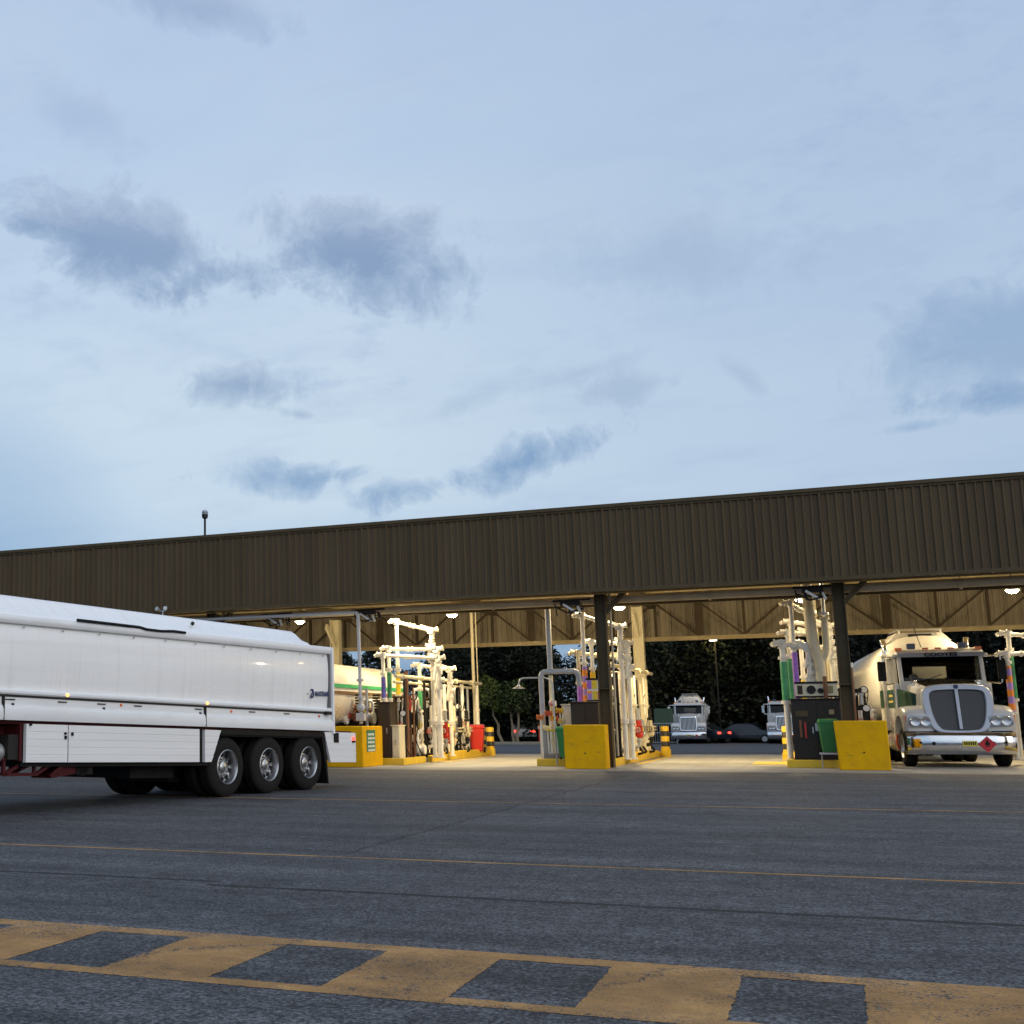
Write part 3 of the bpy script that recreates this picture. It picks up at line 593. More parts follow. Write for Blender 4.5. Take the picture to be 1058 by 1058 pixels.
# ---- metering skids
VAL = mat('valve_orange', (.55, .15, .02), .5, dirt=.6, dscale=8); VALR = mat('valve_red', (.55, .03, .02), .45, dirt=.3)
def wheel_part(parent, c, r, m, ax=(0, -1, 0)):
    mb = MB(); a = Vector(ax).normalized(); c = Vector(c); tt = Vector((0, 0, 1)) if abs(a.z) < .9 else Vector((1, 0, 0)); x = a.cross(tt).normalized(); y = a.cross(x)
    pts = [c+x*(r*math.cos(k*math.pi/8))+y*(r*math.sin(k*math.pi/8)) for k in range(17)]
    mb.tube(pts, r*.16, 6); mb.bar(c-x*r, c+x*r, r*.2, r*.2); mb.bar(c-y*r, c+y*r, r*.2, r*.2); mb.cyl(c, c-a*r*.9, r*.12, n=6)
    return mb.obj('handwheel', m, parent)
def skid(x, y, label, v=0, h=2.1):
    t = thing('metering_skid', label, 'fuel meter', (x, y, .14), 0, 'metering skids on the loading islands'); rnd = random.Random(v*17+3)
    mb = MB(); mb.tube([(-.32, 0, .05), (-.32, 0, h-.25), (.05, 0, h-.25), (.05, 0, 1.35)], .06, 10, .15)
    for z in (.5, .95, h-.55): mb.cyl((-.32, 0, z), (-.32, 0, z+.05), .1, n=12)
    mb.tube([(.05, 0, .85), (.05, 0, .3), (.45, .1, .3), (.45, .1, h-.5)], .055, 10, .12)
    for z in (.45, 1.1): mb.cyl((.45, .1, z), (.45, .1, z+.06), .095, n=12)
    mb.obj('pipework', [WHITEP, GREYP, CREAM, DARK][v % 4], t)
    mb = MB(); mb.lathe([(.35, .0), (.35, .11), (.95, .13), (.98, .17), (1.04, .17), (1.06, .1), (1.10, 0)], (-.32, -.02, 0), n=14); mb.obj('strainer', [GALV, WHITEP, DARK][v % 3], t)
    mb = MB(); mb.cyl((-.09, -.02, 1.1), (.19, -.02, 1.1), .17, n=16); mb.cyl((.05, -.02, 1.25), (.05, -.02, 1.45), .06, n=10); mb.ball((.05, -.02, 1.52), .13, 12, (1, .8, .9)); mb.obj('meter', [GALV, WHITEP, RUST][v % 3], t)
    mb = MB(); mb.box(.36, .54, -.04, .24, .72, .92); mb.cyl((.45, .1, .9), (.45, .1, 1.08), .07, n=10); mb.ball((.45, .1, .66), .12, 10); va = mb.obj('valve', [WHITEP, VALR, GALV, CREAM][v % 4], t)
    wheel_part(va, (.45, -.2, .8), .075, [VALR, GALV, YLB, DARK][v % 4]); wheel_part(va, (-.32, -.2, .72+.2*(v % 2)), .07, [GALV, VAL, DARK][v % 3])
    mb = MB(); mb.tube([(.45, .1, .25), (.6, -.2, .1), (.2, -.3, .06), (-.2, -.25, .3), (-.1, -.1, .9)], .035, 8, .15); mb.obj('hose', BLACK, t)
    mb = MB()
    for k in range(5): zz = rnd.uniform(.2, 1.6); xx = rnd.uniform(-.4, .5); mb.tube([(xx, -.12, zz), (xx+.05, -.15, zz+.25), (xx+rnd.uniform(-.2, .2), -.1, zz+.4)], .014, 6)
    mb.obj('cable', DARK, t); return t
k = 0
for isl, x0, txt in ((0, -12.15, 'left'), (1, -6.1, 'middle'), (2, .25, 'right'), (3, 5.9, 'far right')):
    for i, y in enumerate((38.6, 39.9, 41.2, 42.5)):
        if isl in (2,) and i > 1: continue
        if isl == 3 and i > 2: continue
        skid(x0+.08*(i % 2), y, '%s metering skid from the front on the %s loading island' % (['first', 'second', 'third', 'rearmost'][i], txt), k, 2.1-.15*(i % 2)); k += 1
def pump_set(x, y, label, v):
    t = thing('pump_set', label, 'pump', (x, y, .14), 0, 'motor pumps on the loading islands')
    mb = MB(); mb.box(-.35, .35, -.16, .16, 0, .07); mb.obj('base', DARK, t)
    mb = MB(); mb.cyl((-.32, 0, .25), (.05, 0, .25), .13, n=16)
    for k in range(7): mb.cyl((-.30+k*.05, 0, .25), (-.285+k*.05, 0, .25), .155, n=16)
    mb.box(-.2, -.05, -.06, .06, .38, .46); mb.obj('motor', [BLACK, DARK][v % 2], t)
    mb = MB(); mb.cyl((.1, 0, .25), (.25, 0, .25), .17, n=18); mb.cyl((.25, 0, .25), (.4, 0, .25), .09, n=14); mb.cyl((.38, 0, .25), (.42, 0, .25), .14, n=14); mb.tube([(.17, 0, .4), (.17, 0, .75), (.3, .1, .85), (.3, .1, 1.3)], .055, 10, .1); mb.cyl((.17, 0, .5), (.17, 0, .55), .1, n=12); mb.obj('volute', WHITEP, t)
    wheel_part(t, (.3, -.1, 1.0), .08, [VALR, YLB, VAL][v % 3]); return t
def gauge_post(x, y, h, label, v):
    t = thing('gauge_post', label, 'gauge', (x, y, .14), 0, 'gauge posts on the loading islands')
    mb = MB(); mb.cyl((0, 0, 0), (0, 0, h), .028, n=8); mb.box(-.1, .1, -.03, .03, h*.55, h*.75); mb.obj('post', DARK, t)
    mb = MB(); mb.cyl((0, -.05, h), (0, .03, h), .1, n=18); mb.obj('case', BLACK, t)
    mb = MB(); mb.cyl((0, -.058, h), (0, -.051, h), .08, n=18); mb.bar((0, -.062, h), (.04, -.062, h+.05), .008, .004); mb.obj('dial', WHITEP, t)
    mb = MB(); mb.tube([(.03, -.03, h*.7), (.12, -.06, h*.5), (.02, -.05, h*.3), (.2, .1, .02)], .016, 6, .1); mb.obj('cable', BLACK, t); return t
def hose_set(x, y, label, v):
    t = thing('hose_set', label, 'hose', (x, y, .14), 0, 'black hoses hanging on the loading islands')
    mb = MB(); mb.cyl((-.25, .05, 0), (-.25, .05, 1.9), .035, n=8); mb.cyl((.25, .05, 0), (.25, .05, 1.9), .035, n=8); mb.bar((-.3, .05, 1.85), (.3, .05, 1.85), .05, .05); mb.bar((-.25, .05, .9), (.25, .05, .9), .04, .04); mb.obj('frame', [RUST, DARK][v % 2], t)
    for k in range(3):
        mb = MB(); xx = -.16+.16*k; d = .45+.22*((k+v) % 3); mb.tube([(xx, 0, 1.85), (xx-.02, -.08, 1.2), (xx+.03, -.14, d), (xx+.10, -.12, d-.12), (xx+.13, -.06, d+.15), (xx+.1, 0, 1.5)], .036, 8, .12); mb.obj('hose', BLACK, t)
        mb = MB(); mb.cyl((xx+.1, 0, 1.45), (xx+.1, 0, 1.72), .055, n=10); mb.cyl((xx+.1, -.01, 1.7), (xx+.1, -.01, 1.76), .08, n=12); mb.obj('coupling', [WHITEP, GALV, VALR][(k+v) % 3], t)
    return t
k = 0
for x0, txt, ys in ((-12.3, 'left', (36.9, 38.0, 39.3, 40.6, 41.8, 43.0)), (-6.35, 'middle', (36.9, 38.0, 39.3, 40.6, 41.8)), (.2, 'right', (37.2, 38.4, 40.0)), (5.6, 'far right', (37.0, 38.2))):
    for i, y in enumerate(ys):
        o_ = ('first', 'second', 'third', 'fourth', 'fifth', 'sixth')[i]
        pump_set(x0+.28*(i % 2), y-.35, '%s motor pump from the front on the %s loading island' % (o_, txt), k)
        if i < 4: hose_set(x0+.1-.2*(i % 2), y+.35, '%s frame of black hoses from the front on the %s loading island' % (o_, txt), k)
        gauge_post(x0+.45, y-.55, 1.35+.25*((i*2) % 3), '%s gauge post from the front on the %s loading island' % (o_, txt), k); k += 1
# ---- pipe racks along the right side of islands
def rack(x, y0, y1, z, label, posts, m=CREAM):
    t = thing('pipe_rack', label, 'pipe rack', (x, y0, .14), 0, 'pipe racks along the loading islands')
    mb = MB(); mb.tube([(0, 0, z-.14), (0, y1-y0, z-.14)], .055, 10); mb.tube([(-.22, .5, z-.3), (-.22, y1-y0-.4, z-.3)], .045, 10)
    for i in range(5): yy = (y1-y0)*(i+.3)/5; mb.cyl((0, yy, z-.14), (0, yy+.05, z-.14), .09, n=12)
    mb.obj('rail_pipe', m, t)
    for i, (yy, r, mm, top) in enumerate(posts):
        mb = MB(); mb.tube([(-.05*(i % 3), yy-y0, 0), (-.05*(i % 3), yy-y0, top-.14)], r, 10); mb.cyl((-.05*(i % 3), yy-y0, 0), (-.05*(i % 3), yy-y0, .04), r*2)
        for q in (.33, .62): zz = (top-.14)*q; mb.cyl((-.05*(i % 3), yy-y0, zz), (-.05*(i % 3), yy-y0, zz+.05), r*1.6, n=12)
        mb.obj('post', mm, t)
    mb = MB()
    for zz in (.9, 1.0): mb.tube([(.06, (y1-y0)*.62, zz-.14), (.06, y1-y0-.2, zz-.14)], .03, 8)
    mb.obj('guard_rail', m, t); return t
rack(-11.82, 35.6, 45.4, 2.58, 'long pale pipe rack along the right side of the left island', [(36.4, .035, DARK, 2.5), (36.75, .06, RUST, 2.75), (37.0, .045, DARK, 2.8), (37.25, .03, RUST, 2.3), (38.6, .045, DARK, 2.5), (39.4, .04, DARK, 2.5), (40.6, .06, WHITEP, 2.45), (41.2, .035, DARK, 2.3), (41.7, .09, CREAM, 2.5), (42.4, .03, DARK, 2.4), (43.0, .06, WHITEP, 2.5), (43.9, .04, GALV, 2.4), (44.8, .06, WHITEP, 2.5)])
rack(-5.75, 35.8, 45.0, 2.78, 'pale pipe rack with many verticals along the right side of the middle island', [(36.2, .04, CREAM, 2.6), (36.5, .06, DARK, 2.75), (36.8, .05, RUST, 2.75), (37.4, .04, DARK, 2.6), (38.0, .045, WHITEP, 2.65), (38.5, .03, DARK, 2.4), (38.9, .05, WHITEP, 2.6), (40.3, .03, DARK, 2.5), (42.0, .035, DARK, 2.5), (39.8, .06, WHITEP, 2.7), (40.7, .05, CREAM, 2.6), (41.5, .045, WHITEP, 2.6), (42.3, .06, CREAM, 2.65), (43.2, .045, WHITEP, 2.6), (44.2, .05, CREAM, 2.6)], CREAM)
# white vessels in the pump area
def vessel(x, y, r, h, label, m=WHITEP):
    t = thing('filter_vessel', label, 'tank', (x, y, .14), 0, 'upright filter vessels')
    mb = MB(); mb.lathe([(.35, 0), (.33, r*.6), (.42, r*.95), (.5, r), (h-.15, r), (h-.05, r*.85), (h, 0)], n=24); mb.lathe([(h-.25, r), (h-.25, r+.05), (h-.19, r+.05), (h-.19, r)], n=24); mb.obj('shell', m, t)
    for k in range(3):
        a = k*2.1; mb = MB(); mb.bar((r*.8*math.cos(a), r*.8*math.sin(a), 0), (r*.8*math.cos(a), r*.8*math.sin(a), .55), .06, .06); mb.obj('leg', m, t)
    mb = MB(); mb.tube([(0, 0, h-.02), (0, 0, h+.2), (r+.25, .1, h+.2), (r+.25, .1, .5)], .05, 10, .15); mb.obj('outlet_pipe', m, t); return t
vessel(-12.75, 40.2, .3, 1.95, 'white upright filter vessel at the middle of the left loading island')
vessel(-12.55, 42.6, .24, 2.1, 'narrower white filter vessel at the rear of the left loading island', GREYP)
vessel(-6.75, 41.4, .26, 2.3, 'white upright filter vessel at the rear of the middle loading island')
# cabinets
def cabinet(x0, x1, y0, y1, z0, z1, m, label, door=1):
    t = thing('control_cabinet', label, 'cabinet', ((x0+x1)/2, (y0+y1)/2, z0)); w, d, h = (x1-x0)/2, (y1-y0)/2, z1-z0
    mb = MB(); mb.box(-w, w, -d, d, .04, h-.03); mb.box(-w+.04, w-.04, -d+.04, d-.04, 0, .04); mb.obj('case', m, t, .012)
    mb = MB(); mb.box(-w-.03, w+.03, -d-.05, d+.03, h-.03, h); mb.obj('top', m, t, .01)
    for k in range(door):
        a = -w+2*w*k/door+.03; b = -w+2*w*(k+1)/door-.03; mb = MB(); mb.box(a, b, -d-.02, -d-.002, .1, h-.08); dd = mb.obj('door', m, t, .006)
        mb = MB(); mb.box(b-.09, b-.06, -d-.045, -d-.02, h*.5-.08, h*.5+.08); mb.obj('handle', GALV, dd)
    return t
CAB = mat('cabinet_brown', (.05, .036, .024), .45, spec=.25, dirt=.5)
CABG = mat('cabinet_dark_gloss', (.03, .024, .02), .3, dirt=.5, spec=.25)
cabinet(-12.42, -12.05, 35.7, 36.4, .14, 1.83, CAB, 'tall dark brown cabinet behind the block with the green notice')
cabinet(-12.03, -11.8, 35.75, 36.3, .14, 1.15, CREAM, 'low pale cabinet right of the tall brown cabinet')
cabinet(-6.75, -6.0, 35.55, 36.1, .14, 1.75, CAB, 'dark brown cabinet behind the yellow block at the middle column', 2)
cabinet(-1.13, .05, 35.65, 36.5, .14, 1.75, CABG, 'large dark glossy cabinet on the right loading island', 2)
cb = bpy.data.objects['control_cabinet.003']
for k, (xa, xb, za, zb, mm) in enumerate(((-.05, .12, .78, .98, GALV), (-.42, -.36, .62, 1.05, RUST), (-.30, -.26, .6, 1.0, VALR), (.3, .42, 1.2, 1.32, STEELL), (.28, .36, .7, 1.1, RUST), (-.5, -.2, 1.15, 1.3, STEEL))): mb = MB(); mb.box(xa, xb, -.475, -.447, za, zb); mb.obj('plate_and_reflection', mm, cb, .004)  # label plate and red pieces, with colour patches standing in for door reflections
cabinet(-7.2, -6.85, 36.6, 37.0, .14, 1.7, GALV, 'grey instrument box behind the valve cluster on the middle island')
# product boards
def board(x0, x1, y, z0, z1, label, cols, m=CREAM):
    t = thing('product_board', label, 'sign board', ((x0+x1)/2, y, z0)); w = (x1-x0)/2; h = z1-z0
    mb = MB(); mb.box(-w, w, 0, .04, 0, h); mb.obj('panel', m, t, .006)
    mb = MB(); mb.box(-w-.02, w+.02, -.03, .06, h, h+.05); mb.box(-w-.02, w+.02, -.03, .06, -.05, 0); mb.obj('frame', DARK, t)
    for a, b, c, d, mm in cols:
        mb = MB(); mb.box(-w+2*w*a, -w+2*w*b, -.012, -.002, h*c, h*d); mb.obj('colour_patch', mm, t)
    for k in range(2): mb = MB(); xx = -w+.06 if k == 0 else w-.06; mb.box(xx-.02, xx+.02, .045, .085, .14-z0, h); mb.obj('post', DARK, t)
    return t
board(-6.40, -5.95, 36.25, 1.8, 2.36, 'product board with purple yellow and red patches beside the middle column', [(.02, .28, .55, .98, PUR), (.32, .62, .55, .98, YLB), (.7, .98, .55, .98, WHITEP), (.02, .28, .02, .45, PURO), (.34, .62, .02, .45, YLB), (.66, .98, .02, .45, VALR)], WHITEP)
board(-1.0, .0, 36.1, 1.82, 2.14, 'cream instrument board with dark dials on top of the large dark cabinet', [(.05, .17, .15, .85, CAB), (.72, .9, .2, .8, STEELL)], CREAM)
o = bpy.data.objects['product_board.001']
mb = MB(); mb.cyl((-.12, -.03, .16), (-.12, -.002, .16), .11, n=18); mb.cyl((.1, -.03, .13), (.1, -.002, .13), .07, n=18); mb.obj('dial', DARK, o)
mb = MB(); mb.tube([(.22, -.05, .5), (.22, -.05, -.2), (.22, -.12, -.75)], .05, 10); mb.obj('pipe', RUST, o)

# ---- grey foam pipes, safety shower, valve cluster
t = thing('foam_pipe', 'grey overhead pipe running behind the trailer top then straight down', 'pipe', (-12.49, 34.35, 0))
mb = MB(); mb.tube([(-6.5, 0, 4.39), (0, 0, 4.39), (.02, 0, 1.2)], .05, 12, .12); mb.obj('pipe', GREYP, t)
mb = MB()
for z in (2.4, 1.9, 1.3): mb.cyl((.02, 0, z), (.02, 0, z+.07), .11, n=12)
mb.obj('flange', GREYP, t)
mb = MB(); mb.ball((.02, 0, 1.65), .13, 12); mb.box(-.1, .14, -.1, .1, 1.28, 1.5); mb.obj('valve', GREYP, t)
t = thing('foam_pipe', 'grey arch shaped foam pipe standing on the front of the middle island', 'pipe', (-7.30, 35.75, .14))
mb = MB(); mb.tube([(.0, 0, 4.3), (0, 0, 2.52)], .075, 12); mb.obj('riser', GREYP, t)
mb = MB(); mb.tube([(-.27, 0, .9), (-.27, 0, 2.46), (.77, 0, 2.46), (.77, .1, 2.05)], .075, 12, .16); mb.obj('arch', GREYP, t)
mb = MB(); mb.cyl((-.27, 0, 0), (-.27, 0, .9), .1, n=14); mb.cyl((-.27, 0, .88), (-.27, 0, .95), .15, n=14); mb.obj('foot', GREYP, t)
mb = MB(); mb.tube([(-.03, .15, .1), (-.03, .15, 2.36)], .06, 12); mb.obj('return_leg', CREAM, t)
t = thing('safety_shower', 'thin grey safety shower with its rose hanging out left of the foam pipe', 'safety shower', (-7.12, 35.2, 0))
mb = MB(); mb.tube([(0, 0, .02), (-.02, 0, 2.3), (-.2, 0, 2.42), (-.92, 0, 2.42), (-.97, 0, 2.2)], .022, 10, .12); mb.obj('pipe', GALV, t)
mb = MB(); mb.lathe([(0, .03), (-.04, .05), (-.1, .17), (-.11, .17), (-.11, 0)], (-.97, 0, 2.24), n=18); mb.obj('rose', GALV, t)
mb = MB(); mb.lathe([(0, .04), (.02, .14), (.05, .15), (.05, .12), (.02, 0)], (-.12, 0, .95), n=16); mb.obj('eye_wash_bowl', YLB, t)
for i, (px, py, m) in enumerate(((558, 741, VAL), (567, 737, VAL), (573, 742, VALR), (565, 752, YLB), (578, 734, YLB), (571, 727, WHITEP), (580, 745, CREAM))):
    c = at(px, py, 35.45+.06*i); t = thing('gate_valve', ['orange valve at the left end of the cluster under the foam pipe', 'large orange valve in the middle of the cluster under the foam pipe', 'red valve right of the orange ones under the foam pipe', 'low yellow valve under the orange ones at the foam pipe', 'upper yellow valve beside the grey shower pipe', 'white valve highest in the cluster under the foam pipe', 'cream valve lowest right in the cluster near the green bin'][i], 'valve', c, 0, 'valves clustered under the foam pipe'); t.scale = (.72, .72, .72)
    mb = MB(); mb.cyl((-.11, 0, 0), (.11, 0, 0), .075, n=12); mb.cyl((-.13, 0, 0), (-.09, 0, 0), .11, n=12); mb.cyl((.09, 0, 0), (.13, 0, 0), .11, n=12); mb.ball((0, 0, 0), .09, 10); mb.obj('body', m, t)
    wheel_part(t, (0, -.17, 0), .085, [VAL, VALR, YLB, WHITEP][i % 4])
    mb = MB(); mb.tube([(0, .02, 0), (0, .12, -.2), (.02, .16, (.14-c.z)/.72)], .035, 8); mb.obj('stub_pipe', WHITEP, t)
mb = MB(); mb.box(-7.62, -7.0, 35.56, 36.2, .14, .34)
tag(mb.obj('plinth', SLAB, None, .02), 'small grey concrete plinth under the foam pipe on the middle island', 'plinth')
# finned vents and pump cluster above the left block
for i, (px, y) in enumerate(((371.5, 36.0), (389.5, 36.9))):
    c = at(px, 752, y); t = thing('coil_riser', ['dark ribbed riser left of the tall brown cabinet', 'dark ribbed riser rising above the tall brown cabinet'][i], 'pipe', (c.x, y, .14))
    mb = MB(); mb.cyl((0, 0, 0), (0, 0, 1.3), .06, n=12); mb.obj('stem', DARK, t)
    mb = MB()
    for k in range(9): mb.lathe([(1.2+k*.085, .08), (1.21+k*.085, .125), (1.25+k*.085, .125), (1.26+k*.085, .08)], n=16)
    mb.obj('ribs', CAB, t)
    mb = MB(); mb.tube([(.25, 0, .9), (.25, 0, 2.1)], .04, 10); mb.cyl((.25, 0, 1.5), (.25, 0, 1.57), .09); mb.ball((.25, 0, 1.28), .12, 10); mb.obj('side_pipe', GREYP, t)
PUMPS = [(350, 742, WHITEP), (355, 731, GALV), (360, 740, RUST), (366, 734, DARK), (378, 742, GALV), (352, 722, CREAM), (346, 735, CREAM), (363, 724, GALV), (370, 745, WHITEP), (383, 738, DARK)]
for i, (px, py, m) in enumerate(PUMPS):
    c = at(px, py, 35.9+.15*i); t = thing('pump_unit', ['white pump nearest the trailer above the yellow block', 'grey pump behind the white one above the block', 'rusty pump at the centre above the yellow block', 'dark pump beside the grey overhead pipe', 'grey pump right of the grey overhead pipe', 'cream pump highest of the cluster by the trailer end', 'cream pump lowest at the trailer end', 'grey pump highest beside the grey overhead pipe', 'white pump low right of the grey overhead pipe', 'dark pump farthest right above the yellow block'][i], 'pump', c, 0, 'pumps above the left yellow block'); t.scale = (1.25, 1.25, 1.25)
    mb = MB(); mb.cyl((-.16, 0, 0), (.16, 0, 0), .11, n=14); mb.cyl((.16, 0, 0), (.22, 0, 0), .15, n=14); mb.cyl((-.08, 0, .08), (-.08, 0, .3), .05, n=10); mb.obj('casing', m, t)
    mb = MB(); mb.box(-.06, .06, -.06, .06, (.14-c.z)/1.25, -.1); mb.obj('stand', DARK, t)
    mb = MB(); mb.tube([(-.08, 0, .28), (-.08, .05, .42), (.15, .1, .42), (.15, .1, .05)], .035, 8, .1); mb.obj('pipe', [GALV, CREAM][i % 2], t)
    wheel_part(t, (0, -.18, .05), .11, [VAL, YLB, VALR][i % 3])
# red sand bucket and yellow lid by the left island
t = thing('spill_bin', 'red spill bin with a yellow lid among the pipes of the left island', 'bin', (at(462, 765, 41.2).x, 41.2, .14))
mb = MB(); mb.loft([[(-.2, -.2, .3), (.2, -.2, .3), (.2, .2, .3), (-.2, .2, .3)], [(-.26, -.24, .8), (.26, -.24, .8), (.26, .24, .8), (-.26, .24, .8)]]); mb.obj('body', RBIN, t, .03)
mb = MB(); mb.loft([[(-.29, -.27, .802), (.29, -.27, .802), (.29, .27, .802), (-.29, .27, .802)], [(-.2, -.1, 1.05), (.2, -.1, 1.05), (.2, .2, 1.08), (-.2, .2, 1.08)]]); mb.obj('lid', YLB, t, .03)
mb = MB()
for sx in (-.15, .15):
    for sy in (-.15, .15): mb.cyl((sx, sy, 0), (sx, sy, .3), .025, n=8)
mb.obj('stand', DARK, t)
t = thing('hose_hook', 'slim brown post with a pale top beside the right column', 'post', (at(881.5, 720, 36.2).x, 36.2, .14))
mb = MB(); mb.cyl((0, 0, 0), (0, 0, 2.4), .05, n=10); mb.obj('post', RUST, t)
mb = MB(); mb.cyl((0, 0, 2.4), (0, 0, 2.52), .065, n=10); mb.obj('cap', WHITEP, t)

# ------------------------------------------------------------------ wheels
def wheel(parent, c, out, r=.51, w=.28, dual=True, bright=ALLOY, name='wheel', hub=True):
    """truck wheel; `out` = +1/-1 side of the outer face along local x"""
    cx, cy, cz = c; e = bpy.data.objects.new(name, None); COL.objects.link(e); e.parent = parent; e.location = c; e.empty_display_size = .1
    def tyre(off):
        mb = MB(); prof = [(-w, r*.60), (-w*1.0, r*.72), (-w*.97, r*.88), (-w*.9, r*.965), (-w*.8, r)]
        for g in (-.62, -.5, -.38): prof += [(w*(g-.03), r), (w*(g-.025), r*.975), (w*(g+.025), r*.975), (w*(g+.03), r)]
        prof += [(-w*.2, r), (-w*.1, r*.965), (-w*.03, r*.88), (0, r*.72), (-w*.03, r*.60), (-w*.2, r*.57), (-w, r*.57)]
        mb.lathe([(out*(p+off), q) for p, q in prof], (0, 0, 0), (1, 0, 0), 40); mb.obj('tyre', TYRE, e)
    tyre(0)
    if dual: tyre(-w-.06)
    mb = MB(); rr = r*.585
    prof = [(-.015, rr), (.0, rr), (.004, rr*.97), (-.01, rr*.93), (-.05, rr*.90), (-.10, rr*.87), (-.135, rr*.85), (-.14, rr*.80), (-.125, rr*.6), (-.12, rr*.47), (-.118, rr*.30)]
    mb.lathe([(out*p, q) for p, q in prof], (0, 0, 0), (1, 0, 0), 40); mb.lathe([(out*-.2, rr*.9), (out*-.22, 0)], (0, 0, 0), (1, 0, 0), 24)
    mb.obj('rim', bright, e)
    if hub:
        mb = MB(); mb.lathe([(out*-.12, rr*.36), (out*-.085, rr*.34), (out*-.07, rr*.26), (out*-.066, 0)], (0, 0, 0), (1, 0, 0), 20)
        for k in range(10):
            a = k*math.pi/5; q = (rr*.47*math.cos(a), rr*.47*math.sin(a)); mb.cyl((out*-.125, *q), (out*-.085, *q), .016, n=8)
        mb.obj('hub', bright, e)
        mb = MB()
        for k in range(10):
            a = (k+.5)*math.pi/5; q = (rr*.70*math.cos(a), rr*.70*math.sin(a)); mb.cyl((out*-.145, *q), (out*-.117, *q), .042, n=12)
        mb.obj('hand_holes', BLACK, e)
    return e

# ------------------------------------------------------------------ near tanker trailer
HD = R(11)
TR = thing('tanker_trailer', 'large white tanker trailer with three dark wheels parked at the left of the yard', 'tanker trailer', (-9.47, 21.1, 0), -HD)
def kz(z):
    if z < 1.6: return .029
    if z < 2.75: return .029-.017*(z-1.6)/1.15
    return .012+.006*min(1, (z-2.75)/.3)
def warp(x, s, z): return (x, s, z-(s-0)*kz(z))
def TP(mb, name, m=None, parent=TR, bevel=0., smooth=35):
    if name in ('skirt_panel', 'locker_door', 'front_mudguard_panel', 'rear_bumper_panel'): smooth = 0
    mb.warp = warp; return mb.obj(name, m, parent, bevel, smooth)
def slices(s0, s1, n): return [s0+(s1-s0)*i/n for i in range(n+1)]
W = -2.5
side = [(-.05, 1.50), (-.038, 1.62), (-.018, 1.8), (-.002, 2.0), (.006, 2.2), (.003, 2.4), (-.012, 2.55), (-.03, 2.64)]
sec = side+[(W-x, z) for x, z in reversed(side)]
mb = MB(); mb.loft([[(x, s, z) for x, z in sec] for s in slices(-9, 2.12, 22)]); shell = TP(mb, 'tank_shell', TWHITE)
sh = [(-.02, 2.73), (-.10, 2.80), (-.24, 2.86), (-.40, 3.00), (-.47, 3.05), (-.60, 3.07)]
mb = MB(); secs = []
for s, f in [(q, 1.) for q in slices(-9, 1.5, 16)]+[(1.54, .97), (1.60, .50), (1.64, .42), (2.12, .12)]:
    pts = [(x, 2.72+(z-2.72)*f) for x, z in sh]; secs.append([(x, s, z) for x, z in pts+[(W-x, z) for x, z in reversed(pts)]])
mb.loft(secs); TP(mb, 'tank_top', TWHITE)
mb = MB(); rl = [(-.06, 2.60), (.035, 2.615), (.055, 2.655), (.05, 2.71), (.03, 2.745), (-.06, 2.75)]
for f in (lambda x: x, lambda x: W-x): mb.loft([[(f(x), s, z) for x, z in rl] for s in slices(-9, 2.16, 16)])
TP(mb, 'top_rail', TRAIL)
mb = MB(); cm = [(-.06, 1.16), (.055, 1.15), (.065, 1.20), (.062, 1.30), (.045, 1.345), (.015, 1.37), (.012, 1.475), (-.06, 1.478)]
cm2 = [(-.06, 1.505), (.03, 1.508), (.05, 1.53), (.05, 1.56), (.03, 1.585), (-.06, 1.59)]
for f in (lambda x: x, lambda x: W-x):
    for c_ in (cm, cm2): mb.loft([[(f(x), s, z) for x, z in c_] for s in slices(-9, 2.14, 16)])
coam = TP(mb, 'lower_coaming', TRAIL)
mb = MB(); mb.box(-.05, .068, 2.14, 2.20, 1.10, 2.74); mb.box(W-.068, W+.05, 2.14, 2.20, 1.10, 2.74); mb.box(W, 0, 2.10, 2.13, 1.0, 2.72); TP(mb, 'rear_frame', TWHITE)
mb = MB(); mb.box(-.03, .021, 2.085, 2.138, 1.6, 2.62); TP(mb, 'rear_edge_strip', mat('edge_strip_grey', (.12, .12, .13), .6, dirt=.2))  # dark grey strip along the recess edge of the rear frame
mb = MB()
for s in (-6.5, -1.89): mb.box(.0, .069, s-.006, s+.006, 1.155, 1.48)
mb.box(-.04, .03, -9, 2.13, 1.48, 1.503); TP(mb, 'seams', DARK)
# rivets, catches
for q in ([(.01, .03, s-.09, s+.09, 1.432, 1.448) for s in (-6.35, -5.3, -4.45, -3.6, -2.05, -.5, .6)]+[(.01, .035, s-.02, s+.02, 1.36, 1.39) for s in (-6.3, -4.4, -2.0)]+[(.0, .09, 1.88, 2.06, 1.46, 1.52)]): mb = MB(); mb.box(*q); TP(mb, 'catch', DARK)
mb = MB()
for s in slices(-8.5, 1.9, 13): mb.cyl((.012, s, 2.57), (.02, s, 2.57), .018, n=8)
TP(mb, 'rivets', GALV)
